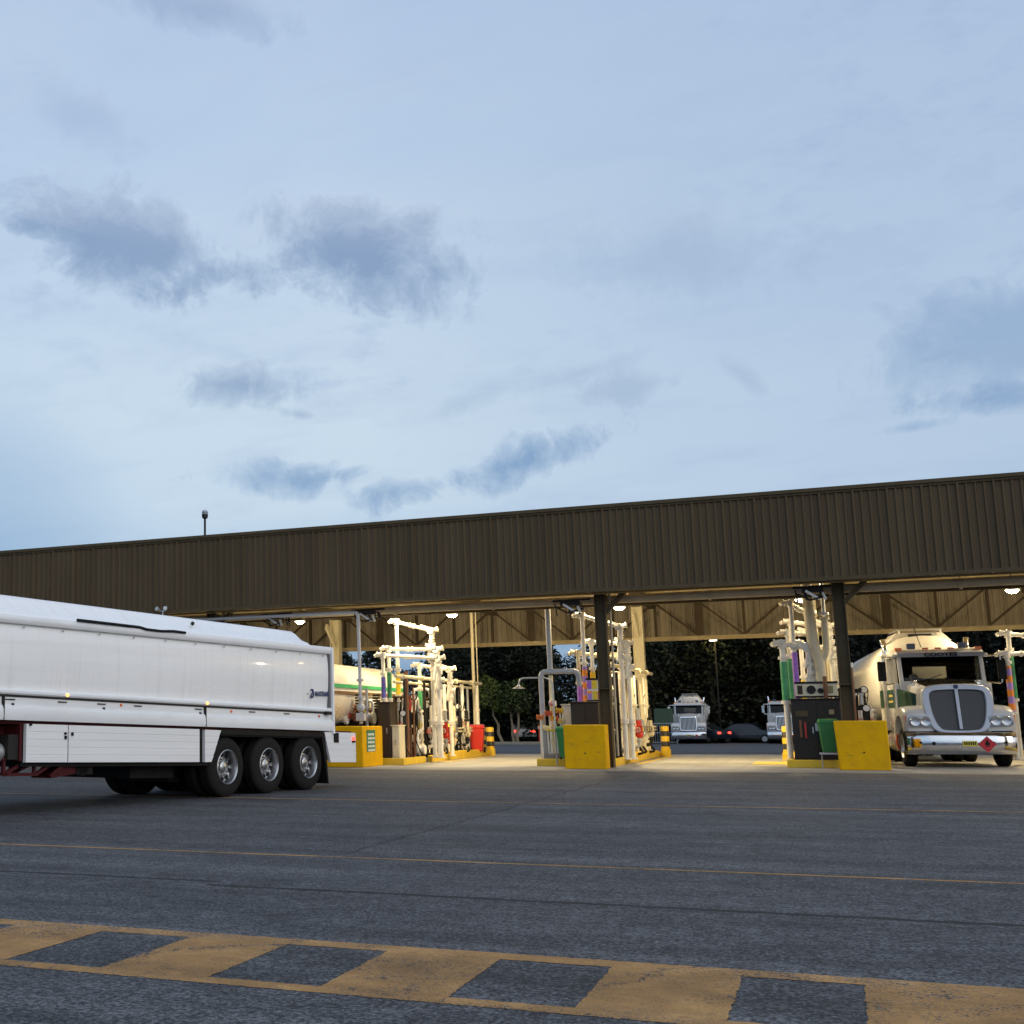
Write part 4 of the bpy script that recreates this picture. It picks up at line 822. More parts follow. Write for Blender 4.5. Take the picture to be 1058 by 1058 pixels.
# side lockers and skirt panels with plank ribs
def planks(s0, s1, z0, z1, x=.03, cut0=0., cut1=0., m=TWHITE2, name='skirt_panel', n=5):
    mb = MB(); h = (z1-z0)/n
    for k in range(n):
        a, b = z0+k*h, z0+(k+1)*h; fa, fb = (a-z0)/(z1-z0), (b-z0)/(z1-z0)
        g = .0015
        q = [(s0+cut0*fa, a+g), (s1+cut1*fa, a+g), (s1+cut1*fb, b), (s0+cut0*fb, b)]
        nn = 8 if s1-s0 > 1.5 else 2
        sA = [[(x-.05, q[0][0]+(q[1][0]-q[0][0])*t, a+g) for t in (i/nn for i in range(nn+1))]]
        mb.loft([[(x-.05, q[0][0]+(q[1][0]-q[0][0])*t/nn, a+g), (x-.002, q[0][0]+(q[1][0]-q[0][0])*t/nn, a+g), (x, q[0][0]+(q[1][0]-q[0][0])*t/nn, a+g+.006), (x, q[3][0]+(q[2][0]-q[3][0])*t/nn, b-.006), (x-.002, q[3][0]+(q[2][0]-q[3][0])*t/nn, b), (x-.05, q[3][0]+(q[2][0]-q[3][0])*t/nn, b)] for t in range(nn+1)])
    mb.box(x-.06, x-.051, s0+max(cut0, 0), s1+min(cut1, 0), z0, z1)
    return TP(mb, name, m)
lk = planks(-6.03, -5.19, .56, 1.105, name='locker_door')
mb = MB(); mb.box(.03, .055, -5.98, -5.94, 1.08, 1.12); mb.cyl((.03, -5.25, .98), (.06, -5.25, .98), .018, n=8); mb.box(.03, .05, -5.26, -5.22, .9, .95); TP(mb, 'latch', BLACK, lk)
planks(-5.165, -2.03, .56, 1.105)
mb = MB(); mb.box(.03, .05, -5.12, -5.08, .95, 1.0); TP(mb, 'catch', BLACK)
planks(-1.88, -1.70, .56, 1.10, cut1=.27, name='front_mudguard_panel')
planks(2.08, 3.03, .55, 1.13, cut0=-.2, name='rear_bumper_panel')
for ff in (lambda x: x, lambda x: W-x):
    mb = MB(); a = sorted((ff(-.03), ff(.02))); mb.box(a[0], a[1], -1.43, 1.9, 1.03, 1.12); mb.box(*sorted((ff(-.6), ff(-.02))), -1.5, 1.95, 1.0, 1.03)
    mb.loft([[(ff(-.55), 1.80, 1.06), (ff(.012), 1.80, 1.06), (ff(.012), 1.92, 1.06), (ff(-.55), 1.92, 1.06)], [(ff(-.55), 2.0, .15), (ff(.012), 2.0, .15), (ff(.012), 2.03, .15), (ff(-.55), 2.03, .15)]]); TP(mb, 'mudguard', BLACK)
mb = MB(); mb.box(W, -.05, -6.05, -1.6, .5, .56); mb.box(W, -.06, -5.1, -2.05, .56, 1.1); mb.box(W+.02, -.02, -2.05, -1.9, .56, 1.13); TP(mb, 'underbody', BLACK); mb = MB(); mb.box(W+.1, -.1, 2.1, 3.0, .6, 1.1); TP(mb, 'rear_underbody', BLACK); mb = MB(); mb.box(W+.75, -.75, -1.9, 2.0, .22, .95); mb.box(W+.3, -.4, -3.3, -2.2, .3, .5); TP(mb, 'suspension_dark_fill', BLACK)  # last black boxes fill in the dark beneath the trailer, in place of suspension
mb = MB(); mb.box(W, -.05, -9, 3.0, 1.10, 1.16)
for xx in (-.85, -1.65): mb.box(xx-.05, xx+.05, -9, 2.9, .78, 1.10)
for s in (-1.2, .06, 1.36): mb.cyl((W+.2, s, .51+s*.029), (-.2, s, .51+s*.029), .065, n=12)
TP(mb, 'chassis', DKRED)
mb = MB(); mb.box(W+.1, -.35, -6.9, -6.06, .62, 1.10); mb.box(-.40, -.02, -6.11, -6.06, .58, 1.10); TP(mb, 'front_locker_recess', DKRED)
mb = MB(); mb.lathe([(-7.2, 0), (-7.19, .12), (-7.12, .155), (-6.38, .155), (-6.31, .12), (-6.30, 0)], (-.22, 0, .70), (0, 1, 0), 18); mb.box(-.3, -.1, -6.8, -6.75, .52, .9); TP(mb, 'air_tank', GALV)
mb = MB(); mb.box(-.5, -.05, -6.3, -6.08, .60, .95); TP(mb, 'tap_box', DARK)
for xx in (-.55, -1.95): mb = MB(); mb.box(xx-.07, xx+.07, -8.07, -7.93, .1, 1.1); mb.box(xx-.14, xx+.14, -8.15, -7.85, -.20, -.16); mb.box(xx-.05, xx+.05, -8.05, -7.95, -.16, .1); TP(mb, 'landing_leg', DKRED)
mb = MB(); mb.box(W+.05, -.05, -9.02, -8.9, .7, 1.5); TP(mb, 'front_bulkhead', TWHITE)
# rack under the lockers
mb = MB()
for xx in (-.12, -.6):
    for a, b in (((-6.32, .62), (-6.32, .38)), ((-6.32, .39), (-5.66, .39)), ((-6.30, .40), (-5.90, .57)), ((-5.66, .40), (-5.30, .57)), ((-5.72, .56), (-5.72, .40))):
        mb.bar((xx, *a), (xx, *b), .045, .045)
mb.tube([(-.1, -6.0, .45), (-.1, -5.8, .52), (-.1, -5.5, .5)], .012, 6)
TP(mb, 'spare_wheel_rack', DKRED)
mb = MB(); mb.loft([[(x, -5.42, .34), (x, -5.36, .33), (x, -4.8, .40), (x, -4.6, .57), (x, -5.05, .57)] for x in (-.5, -.12)]); mb.bar((-.1, -5.42, .36), (-.1, -5.05, .58), .05, .05); TP(mb, 'landing_foot', DKRED)
mb = MB(); mb.cyl((-.45, -4.72, .48), (-.1, -4.72, .48), .12, n=16); mb.box(-.5, -.1, -4.85, -4.5, .38, .55); TP(mb, 'brake_chamber', BLACK)
for s in (-1.2, .06, 1.36):
    wheel(TR, (-.005, s, .51), 1); wheel(TR, (W+.005, s, .51), -1)
for s, z, mm, nm in ((-5.23, 1.545, AMBER, 'lit_marker_lamp'), (-4.0, 1.44, AMBERD, 'marker_lamp'), (-1.84, 1.545, AMBER, 'lit_marker_lamp'), (-1.12, 1.43, AMBERD, 'marker_lamp'), (1.71, 1.425, mat('red_lens', (.6, .05, .03), .3, dirt=.1), 'marker_lamp')):
    mb = MB(); mb.lathe([(0, .0), (0, .024), (.02, .02), (.028, .0)], (.012 if z < 1.5 else .045, s, z), (1, 0, 0), 12); TP(mb, nm, mm)
mb = MB(); mb.box(.031, .05, 2.90, 2.97, .98, 1.05); TP(mb, 'tail_lamp', REDL)
mb = MB(); mb.box(.031, .046, 2.88, 3.0, .94, .975); mb.box(.031, .04, 2.20, 2.38, .93, 1.12); TP(mb, 'tail_reflector', BLACK)
mb = MB(); mb.tube([(.06, -5.05, 2.76), (.06, -4.3, 2.755), (.05, -3.6, 2.75), (.07, -3.45, 2.725), (.07, -3.1, 2.72), (.07, -2.75, 2.74), (.06, -2.45, 2.735)], .022, 8); TP(mb, 'black_hose', BLACK)
mb = MB(); mb.ball((-.3, -1.8, 2.95), .035, 8); TP(mb, 'vent_stub', DARK)
# maker's mark: swirl and word
mb = MB(); pts = []
for k in range(15):
    a = -2.4+k*.33; pts.append((.006, 1.49+.055*math.cos(a), 1.80+.045+.075*math.sin(a)))
mb.tube(pts, .014, 6); mb.tube([(.006, 1.45, 1.80), (.006, 1.52, 1.87), (.006, 1.54, 1.92)], .011, 6); TP(mb, 'swirl_mark', BLUE)
text('word_mark', 'MAXITRANS', .125, BLUE, TR, (.012, 1.60, 1.80+.045-1.78*.0265), (R(90), 0, R(90)), .003, 'LEFT', .68)
mb = MB(); mb.box(.0, .012, 1.33, 1.38, 1.83, 1.85); TP(mb, 'small_mark', GALV)

# ------------------------------------------------------------------ tank semi in the left bay
def ell(cx, cy, cz, rx, rz, n=28, p=2.4):
    out = []
    for k in range(n):
        a = 2*math.pi*k/n; c, s = math.cos(a), math.sin(a)
        out.append((cx+rx*math.copysign(abs(c)**(2/p), c), cy, cz+rz*math.copysign(abs(s)**(2/p), s)))
    return out
def tank_body(mb, y0, y1, cz, rx, rz, taper=1., rise=0., n=10):
    secs = [ell(0, y0-.22, cz, rx*.55, rz*.55), ell(0, y0-.16, cz, rx*.8, rz*.8), ell(0, y0-.05, cz, rx*.96, rz*.96)]
    for i in range(n+1):
        t = i/n; k = 1+(taper-1)*t; secs.append(ell(0, y0+(y1-y0)*t, cz+rise*t, rx*k, rz*k))
    secs += [ell(0, y1+.06, cz+rise, rx*taper*.95, rz*taper*.95), ell(0, y1+.16, cz+rise, rx*taper*.7, rz*taper*.7), ell(0, y1+.2, cz+rise, rx*taper*.3, rz*taper*.3)]
    mb.loft(secs)
t = thing('tank_semitrailer', 'white tank trailer with a green stripe standing in the bay behind the left island', 'tanker trailer', (-14.45, 34.0, 0), R(2))
mb = MB(); tank_body(mb, -7, 7.6, 2.05, 1.22, 1.0); mb.obj('tank', TANKW, t)
mb = MB(); mb.box(1.16, 1.235, -6.9, 7.5, 2.25, 2.36); mb.obj('green_stripe', mat('stripe_green', (.02, .32, .13), .4, dirt=.2), t)
mb = MB(); mb.box(1.18, 1.24, -6.8, 7.5, 2.05, 2.15); mb.obj('brown_stripe', mat('stripe_brown', (.13, .07, .03), .4, dirt=.2), t)
mb = MB(); mb.box(-1, 1, -7, 6.3, .85, 1.1); mb.obj('chassis', DARK, t)
for y in (3.2, 4.5, 5.7):
    wheel(t, (1.22, y, .51), 1); wheel(t, (-1.22, y, .51), -1)
mb = MB(); mb.tube([(1.28, -6, 1.05), (1.28, 5, 1.05)], .06, 10); mb.box(.95, 1.2, -3, 2.4, .55, 1.05); mb.obj('hose_tray', GALV, t)

# ------------------------------------------------------------------ bonneted tank trucks
def smooth_poly(pts, n=5):
    q = []; m = len(pts)
    for i in range(m-1):
        p0 = pts[max(i-1, 0)]; p1 = pts[i]; p2 = pts[i+1]; p3 = pts[min(i+2, m-1)]
        for k in range(n):
            t = k/n
            q.append(tuple(.5*((2*b)+(-a+c)*t+(2*a-5*b+4*c-d)*t*t+(-a+3*b-3*c+d)*t**3) for a, b, c, d in zip(p0, p1, p2, p3)))
    q.append(pts[-1]); return q
def truck(name, label, cat, loc, rz, style, paint, tank=True, group=None):
    t = thing(name, label, cat, loc, rz, group); O = lambda mb, nm, m=None, par=t, bv=0., sm=35: mb.obj(nm, m, par, bv, sm)
    # bumper
    plan = [(-1.25, .42), (-1.22, .22), (-1.05, .07), (-.7, .0), (.7, .0), (1.05, .07), (1.22, .22), (1.25, .42)]
    mb = MB(); inner = [(x*.94, y+.07) for x, y in reversed(plan)]; ring = plan+inner
    mb.loft([[(x, y+o, z) for x, y in ring] for z, o in ((.33, .10), (.36, .06), (.44, .028), (.755, .0), (.77, .008), (.855, .05), (.87, .075))]); bp = O(mb, 'bumper', CHROME)
    mb = MB(); mb.box(-.02, .30, -.012, -.003, .53, .66) if style == 'oval' else mb.box(-.18, .14, -.012, -.003, .55, .66); npl = O(mb, 'number_plate', mat('plate_yellow', (.62, .52, .05), .45, dirt=.2), bp)
    mb = MB(); x = .01 if style == 'oval' else -.15
    for k in range(6): mb.box(x+k*.047, x+k*.047+.03, -.016, -.0125, .56, .635)
    O(mb, 'plate_characters', BLACK, npl)
    dx = .52; mb = MB(); s = .2
    mb.add([(dx-s, -.008, .575), (dx, -.008, .575-s), (dx+s, -.008, .575), (dx, -.008, .575+s), (dx-s, -.02, .575), (dx, -.02, .575-s), (dx+s, -.02, .575), (dx, -.02, .575+s)], [(4, 5, 6, 7), (3, 2, 1, 0), (0, 1, 5, 4), (1, 2, 6, 5), (2, 3, 7, 6), (3, 0, 4, 7)]) if style == 'oval' else mb.add([(dx-.11, -.01, .58), (dx, -.01, .47), (dx+.11, -.01, .58), (dx, -.01, .69)], [(0, 1, 2, 3)])
    hz = O(mb, 'hazard_diamond', mat('hazard_red', (.48, .012, .025), .5, dirt=.2), bp, 0, 0)
    if style == 'oval':
        mb = MB(); fl = [(0, .70), (.03, .66), (.02, .63), (.055, .60), (.05, .56), (.0, .54), (-.05, .56), (-.055, .6), (-.03, .64)]
        mb.add([(dx+a, -.022, b) for a, b in fl], [tuple(range(len(fl)))]); mb.box(dx-.06, dx+.06, -.023, -.021, .52, .533); O(mb, 'flame_symbol', BLACK, hz)
        mb = MB()
        for sx in (-1, 1): mb.cyl((sx*.66, -.012, .60), (sx*.66, .01, .60), .045, n=14); mb.cyl((sx*.95, .03, .62), (sx*.95, .06, .62), .03, n=10)
        O(mb, 'tow_eyes', BLACK, bp)
    # bonnet
    def hood_sec(y, w, zt, zb): return [(-w, y, zb), (-w*1.02, y, (zb+zt)/2), (-w*.93, y, zt-.14), (-w*.78, y, zt-.03), (0, y, zt+.02), (w*.78, y, zt-.03), (w*.93, y, zt-.14), (w*1.02, y, (zb+zt)/2), (w, y, zb)]
    mb = MB(); mb.loft([hood_sec(.44, .71, 1.99, .9), hood_sec(.7, .76, 2.05, .9), hood_sec(1.3, .84, 2.14, .9), hood_sec(1.8, .92, 2.22, .9)]); O(mb, 'bonnet', paint)
    if style == 'oval':
        mb = MB(); mb.loft([[(-w*.80, y, zt-.022), (-w*.4, y, zt+.004), (0, y, zt+.03), (w*.4, y, zt+.004), (w*.80, y, zt-.022)] for y, w, zt in ((.46, .715, 1.995), (.7, .76, 2.05), (1.3, .84, 2.14), (1.78, .915, 2.217))], caps=False, closed=False); O(mb, 'bonnet_top', mat('bonnet_dark', (.02, .017, .014), .25, dirt=.2))
    if style == 'oval':
        half = smooth_poly([(0, 2.07), (.40, 2.06), (.66, 2.0), (.78, 1.84), (.79, 1.5), (.72, 1.16), (.60, .94), (.42, .865), (0, .845)])
        halfi = smooth_poly([(0, 1.925), (.38, 1.915), (.55, 1.88), (.615, 1.78), (.61, 1.5), (.555, 1.2), (.46, 1.0), (.33, .935), (0, .92)])
    else:
        half = smooth_poly([(0, 2.0), (.50, 2.0), (.585, 1.97), (.60, 1.9), (.60, 1.4), (.585, 1.02), (.55, .96), (.4, .94), (0, .93)], 4)
        halfi = smooth_poly([(0, 1.88), (.42, 1.88), (.5, 1.86), (.52, 1.8), (.52, 1.4), (.51, 1.1), (.48, 1.04), (.35, 1.02), (0, 1.02)], 4)
    full = lambda h: h+[(-x, z) for x, z in reversed(h[1:-1])]
    lean = lambda z: .06+(z-.87)*.2
    fo, fi = full(half), full(halfi)
    mb = MB(); mb.loft([[(x, lean(z)+.3, z) for x, z in fo], [(x*1.0, lean(z)+.03, z) for x, z in fo], [(x*.97, lean(z), 1.47+(z-1.47)*.97) for x, z in fo], [(x*1.03, lean(z)-.004, 1.45+(z-1.45)*1.03) for x, z in fi], [(x, lean(z)+.02, z) for x, z in fi], [(x, lean(z)+.12, z) for x, z in fi]], caps=False)
    gr = O(mb, 'grille_surround', SILVER if style == 'oval' else CHROME)
    gm = m_grille()
    mb = MB(); mb.add([(x, lean(z)+.07, z) for x, z in fi], [tuple(range(len(fi)))]); O(mb, 'grille_mesh', gm, gr)
    mb = MB()
    if style == 'oval': mb.bar((0, lean(.96)+.015, .95), (0, lean(1.93)+.015, 1.93), .07, .05, (0, 1, 0))
    else:
        for k in range(-5, 6): mb.bar((k*.09, lean(1.03)+.03, 1.03), (k*.09, lean(1.87)+.03, 1.87), .02, .03, (0, 1, 0))
    O(mb, 'grille_bar', SILVER if style == 'oval' else CHROME, gr)
    if style == 'oval': mb = MB(); mb.cyl((0, lean(2.0)-.02, 2.0), (0, lean(2.0)+.02, 2.0), .055, n=16); O(mb, 'badge', BLUE, gr)
    # fenders with lamps
    for sx in (-1, 1):
        prof = smooth_poly([(.16, .90), (.13, 1.12), (.17, 1.32), (.32, 1.46), (.60, 1.53), (1.15, 1.52), (1.5, 1.40), (1.78, 1.1), (1.85, .80)], 3)+smooth_poly([(1.70, .80), (1.62, 1.02), (1.40, 1.25), (1.05, 1.34), (.72, 1.28), (.50, 1.08), (.42, .90)], 3)
        mb = MB(); secs = []
        for x, k in ((.60, 1.03), (.8, 1.03), (1.05, 1.0), (1.18, .965), (1.24, .9)):
            secs.append([(sx*x, y+(.10 if x > 1.2 else .03 if x > 1.1 else 0), .9+(z-.9)*k) for y, z in prof])
        mb.loft(secs); fd = O(mb, 'fender', paint)
        mb = MB(); pod = [(.63, 1.02), (.67, .99), (1.08, 1.0), (1.17, 1.06), (1.17, 1.22), (1.10, 1.30), (.72, 1.29), (.63, 1.24)]
        mb.loft([[(sx*x, .20, z) for x, z in pod], [(sx*x, .112+.06*max(0, x-1.), z) for x, z in pod], [(sx*(.9+(x-.9)*.93), .105+.06*max(0, x-1.), 1.14+(z-1.14)*.9) for x, z in pod]]); hl = O(mb, 'headlight', CLEAR, fd)
        mb = MB()
        for xx in (.78, 1.01): mb.lathe([(.0, .105), (-.02, .12), (-.035, .11), (-.02, .08), (-.025, 0)], (sx*xx, .108, 1.145), (0, 1, 0), 20)
        O(mb, 'lens', mat('lamp_reflector', (.5, .52, .55), .2, .8, dirt=.1), hl)
        mb = MB(); mb.box(*sorted((sx*1.17, sx*1.225)), .2, .28, 1.1, 1.28); O(mb, 'indicator', AMBERD, fd)
        wheel(t, (sx*1.21, 1.08, .51), sx, dual=False, w=.30)
        mb = MB(); mb.cyl((sx*.78, 1.5, 2.12), (sx*.78, 1.56, 2.12), .045, n=12); mb.ball((sx*.74, 1.3, 2.16), .05, 10); O(mb, 'bonnet_lamp', CHROME)
    # cab shell with openings
    mb = MB(); mb.box(-1.02, 1.02, 1.8, 1.86, .9, 2.19); mb.box(-1.05, 1.05, 1.8, 3.55, .88, .95)
    mb.loft([[(-1.03, 1.98, 2.90), (1.03, 1.98, 2.90), (.98, 2.05, 3.02), (-.98, 2.05, 3.02)], [(-1.05, 2.5, 2.9), (1.05, 2.5, 2.9), (1., 2.5, 3.08), (-1., 2.5, 3.08)], [(-1.05, 3.55, 2.9), (1.05, 3.55, 2.9), (1., 3.55, 3.06), (-1., 3.55, 3.06)]])
    mb.box(-1.05, -.42, 3.5, 3.55, .95, 2.9); mb.box(.42, 1.05, 3.5, 3.55, .95, 2.9); mb.box(-.42, .42, 3.5, 3.55, .95, 2.3); mb.box(-.42, .42, 3.5, 3.55, 2.62, 2.9)
    for sx in (-1, 1):
        mb.bar((sx*.97, 1.84, 2.17), (sx*.97, 2.03, 2.92), .1, .1); a = sorted((sx*1.02, sx*1.14))
        mb.box(a[0], a[1], 1.86, 3.55, .95, 2.12); mb.box(a[0], a[1], 2.95, 3.55, 2.12, 2.9); mb.box(a[0], a[1], 1.95, 2.95, 2.82, 2.9)
    O(mb, 'cab', paint, bv=.012)
    mb = MB(); mb.box(-1.0, 1.0, 1.87, 2.3, 1.6, 2.12); mb.box(-1, 1, 3.47, 3.495, .96, 2.29); mb.box(-1.0, -.42, 3.46, 3.494, 2.29, 2.88); mb.box(.42, 1.0, 3.46, 3.494, 2.29, 2.88); mb.box(-.42, .42, 3.46, 3.494, 2.64, 2.88); mb.box(-1, 1, 2.15, 3.46, 2.86, 2.89)
    for sx in (-1, 1): mb.box(sx*.55-.26, sx*.55+.26, 2.9, 3.05, 1.3, 2.3); mb.box(sx*.55-.26, sx*.55+.26, 2.5, 3.0, 1.2, 1.45); mb.box(*sorted((sx*.985, sx*1.015)), 1.9, 3.46, 1.0, 2.1); mb.box(*sorted((sx*.985, sx*1.015)), 2.95, 3.46, 2.1, 2.86)
    O(mb, 'interior', BLACK)
    gl = m_clear()
    mb = MB(); mb.add([(-.92, 1.83, 2.17), (.92, 1.83, 2.17), (.92, 2.02, 2.9), (-.92, 2.02, 2.9)], [(0, 1, 2, 3)]); O(mb, 'windscreen', gl)
    mb = MB(); mb.tube([(-.55, 1.82, 2.16), (-.15, 1.845, 2.3), (.0, 1.86, 2.36)], .012, 6); mb.tube([(.25, 1.82, 2.16), (.62, 1.845, 2.3), (.78, 1.86, 2.36)], .012, 6); O(mb, 'wipers', BLACK)
    for sx in (-1, 1):
        mb = MB(); mb.add([(sx*1.04, 1.95, 2.12), (sx*1.04, 2.95, 2.12), (sx*1.04, 2.95, 2.82), (sx*1.04, 2.03, 2.82)], [(0, 1, 2, 3)]); O(mb, 'side_window', gl)
        mb = MB(); mb.box(*sorted((sx*1.142, sx*1.165)), 1.95, 3.0, 1.0, 2.1); dr = O(mb, 'door', paint, bv=.006)
        mb = MB(); mb.box(*sorted((sx*1.166, sx*1.18)), 2.82, 2.95, 1.42, 1.46); O(mb, 'handle', CHROME, dr)
        if style == 'oval':
            mb = MB(); mb.box(*sorted((sx*1.166, sx*1.174)), 1.97, 2.98, 1.50, 1.98); gp = O(mb, 'green_panel', GREEN, dr)
            mb = MB(); mb.box(*sorted((sx*1.174, sx*1.178)), 2.15, 2.7, 1.79, 1.85); mb.box(*sorted((sx*1.174, sx*1.178)), 2.1, 2.82, 1.64, 1.69); O(mb, 'gold_lettering', mat('gold_letters', (.6, .45, .12), .4, dirt=.2), gp)
            mb = MB(); mb.loft([[(sx*.90, 1.0, 1.50), (sx*1.10, 1.86, 1.50), (sx*1.10, 1.86, 1.98), (sx*.90, 1.1, 1.86)], [(sx*.80, 1.0, 1.50), (sx*1.0, 1.86, 1.50), (sx*1.0, 1.86, 1.98), (sx*.80, 1.1, 1.86)]]); cw = O(mb, 'cowl_panel', GREEN)
            mb = MB(); mb.loft([[(sx*.92, 1.0, 1.40), (sx*1.12, 1.86, 1.40), (sx*1.12, 1.86, 1.495), (sx*.92, 1.0, 1.495)], [(sx*.8, 1.0, 1.40), (sx*1.0, 1.86, 1.40), (sx*1.0, 1.86, 1.495), (sx*.8, 1.0, 1.495)]]); O(mb, 'cowl_trim', paint, cw)
            mb = MB(); mb.box(*sorted((sx*1.05, sx*1.25)), 3.05, 3.75, .9, 2.95); O(mb, 'cab_fairing', paint, bv=.03)
            mb = MB(); mb.box(*sorted((sx*1.252, sx*1.258)), 3.1, 3.7, 1.50, 1.98); O(mb, 'fairing_panel', GREEN)
        # mirrors on hoops
        mb = MB(); mb.tube([(sx*1.05, 1.95, 2.82), (sx*1.40, 1.85, 2.84), (sx*1.40, 1.85, 2.1), (sx*1.05, 1.95, 2.14)], .018, 8, .08); mi = O(mb, 'mirror_arm', CHROME)
        mb = MB(); mb.box(*sorted((sx*1.32, sx*1.52)), 1.83, 1.92, 2.2, 2.72); O(mb, 'mirror', CHROME if style != 'oval' else BLACK, mi, .02)
        # stacks, tanks, steps
        mb = MB(); mb.tube([(sx*1.02, 3.75, 1.0), (sx*1.02, 3.75, 3.15), (sx*1.06, 3.85, 3.4)], .075, 14, .1); mb.cyl((sx*1.02, 3.75, 1.4), (sx*1.02, 3.75, 2.7), .11, n=16); O(mb, 'exhaust_stack', CHROME)
        mb = MB(); mb.lathe([(0, 0), (.01, .26), (.04, .29), (1.26, .29), (1.29, .26), (1.3, 0)], (sx*.95, 2.0, .62), (0, 1, 0), 24); ft = O(mb, 'fuel_tank', TRUCKW if style == 'oval' else CHROME)
        mb = MB(); mb.box(*sorted((sx*.9, sx*1.26)), 2.1, 2.3, .9, .94); mb.box(*sorted((sx*.9, sx*1.26)), 2.6, 2.8, .9, .94); O(mb, 'step', GALV, ft)
        if style == 'oval': mb = MB(); mb.cyl((sx*1.1, 1.95, .95), (sx*1.1, 2.02, .95), .07, n=12); mb.tube([(sx*1.15, 1.95, .4), (sx*1.2, 1.93, .6), (sx*1.15, 1.95, .9)], .03, 8); O(mb, 'red_hose', mat('hose_red', (.7, .14, .06), .4), ft)
    # visor, roof lamps
    mb = MB(); mb.loft([[(x, 1.80, 2.87), (x, 1.74, 2.82), (x, 1.77, 2.93), (x, 1.98, 3.0)] for x in (-1.02, 1.02)]); vz = O(mb, 'visor', mat('visor_grey', (.20, .21, .26), .4, dirt=.2) if style == 'oval' else paint)
    if style == 'oval':
        text('visor_lettering', 'COOTES', .13, BLACK, vz, (0, 1.742, 2.874), (R(90-15), 0, 0), .006, 'CENTER', 1.55)
    mb = MB()
    for xx in (-.30, 0, .3): mb.box(xx-.07, xx+.07, 2.02, 2.1, 3.03, 3.075)
    for xx in (-.95, .95): mb.box(xx-.08, xx+.08, 2.0, 2.1, 3.0, 3.08)
    O(mb, 'roof_marker_lamps', AMBERD)
    mb = MB()
    for xx in (-.62, .60): mb.box(xx-.1, xx+.1, 2.1, 2.25, 3.05, 3.2)
    O(mb, 'roof_lamp', mat('lamp_blue_grey', (.06, .08, .14), .3), bv=.015)
    mb = MB(); mb.tube([(-.35, 2.3, 3.1), (-.5, 2.3, 3.7)], .01, 6); O(mb, 'aerial', BLACK)
    mb = MB(); mb.box(-.45, .45, .5, 9.5, .62, .9); mb.cyl((-1.1, 1.08, .51), (1.1, 1.08, .51), .07); mb.box(-.9, .9, .3, .5, .40, .8); O(mb, 'chassis', BLACK)
    if tank:
        y0, y1 = 4.35, 14.2
        art = (lambda x, y, z: (x*math.cos(.026)+(y-4)*math.sin(.026), 4+(y-4)*math.cos(.026)-x*math.sin(.026), z)) if style == 'oval' else None
        mb = MB(); mb.warp = art; tank_body(mb, y0, y1, 2.27, 1.24, 1.27, .93, -.05); O(mb, 'tank', TANKW)
        mb = MB(); mb.loft([[(-.80, y, 3.38), (.80, y, 3.38), (.58, y, 3.62), (-.58, y, 3.62)] for y in (y0+.05, y0+1.6)]); O(mb, 'tank_coaming', TANKW)
        mb = MB(); mb.tube([(-.55, y0, 3.70), (.55, y0, 3.70)], .025, 8); mb.tube([(-.55, y0, 3.7), (-.55, y0+1.5, 3.7)], .025, 8); mb.tube([(.55, y0, 3.7), (.55, y0+1.5, 3.7)], .025, 8)
        for xx in (-.53, .53): mb.cyl((xx, y0, 3.6), (xx, y0, 3.7), .02)
        O(mb, 'handrail', GALV)
        mb = MB(); mb.box(-.3, .3, y0-.01, y0+.04, 3.42, 3.58); O(mb, 'hatch_plate', DARK)
        for sx in (-1, 1):
            mb = MB()
            for k in range(4): mb.tube([(sx*(1.25+.02*k), y0+.5, 1.45-.13*k), (sx*(1.25+.02*k), y1-3.5, 1.45-.13*k)], .042, 8)
            for k in range(6): mb.bar((sx*1.2, y0+.6+k*1.1, 1.52), (sx*1.28, y0+.6+k*1.1, 1.0), .04, .04)
            O(mb, 'hose_rails', GALV)
        mb = MB(); mb.box(-1.1, 1.1, y0+.4, y1, .85, 1.1); O(mb, 'tank_chassis', DARK)
        for y in (y0+.6, y0+1.9, y1-3.2, y1-1.9, y1-.6):
            for sx in (-1, 1): wheel(t, (sx*1.22, y, .51), sx, hub=False)
    return t
def m_grille():
    if 'grille' in MATS: return MATS['grille']
    m = bpy.data.materials.new('grille_mesh_dark'); nt = nodes_of(m); P = obj_co(nt, (1, 1, 1))
    sep = nt.nodes.new('ShaderNodeSeparateXYZ'); nt.links.new(P, sep.inputs[0])
    a = math_n(nt, 'GREATER_THAN', math_n(nt, 'FRACT', math_n(nt, 'MULTIPLY', sep.outputs[0], 34)), .6)
    b = math_n(nt, 'GREATER_THAN', math_n(nt, 'FRACT', math_n(nt, 'MULTIPLY', sep.outputs[2], 34)), .6)
    c = mixc(nt, math_n(nt, 'MAXIMUM', a, b), (.008, .008, .01), (.05, .053, .06)); finish(nt, c, .45); MATS['grille'] = m; return m
def m_clear():
    if 'clear' in MATS: return MATS['clear']
    m = bpy.data.materials.new('windscreen_glass'); nt = nodes_of(m); o = nt.nodes.new('ShaderNodeOutputMaterial')
    tr = nt.nodes.new('ShaderNodeBsdfTransparent'); tr.inputs[0].default_value = (.30, .32, .32, 1); g = nt.nodes.new('ShaderNodeBsdfGlossy'); g.inputs['Roughness'].default_value = .03
    mx = nt.nodes.new('ShaderNodeMixShader'); f = nt.nodes.new('ShaderNodeFresnel'); f.inputs[0].default_value = 1.4; nt.links.new(f.outputs[0], mx.inputs[0]); nt.links.new(tr.outputs[0], mx.inputs[1]); nt.links.new(g.outputs[0], mx.inputs[2])
    nt.links.new(mx.outputs[0], o.inputs[0]); MATS['clear'] = m; return m
TX, TY, TA = 2.74, 36.0, R(6.5)
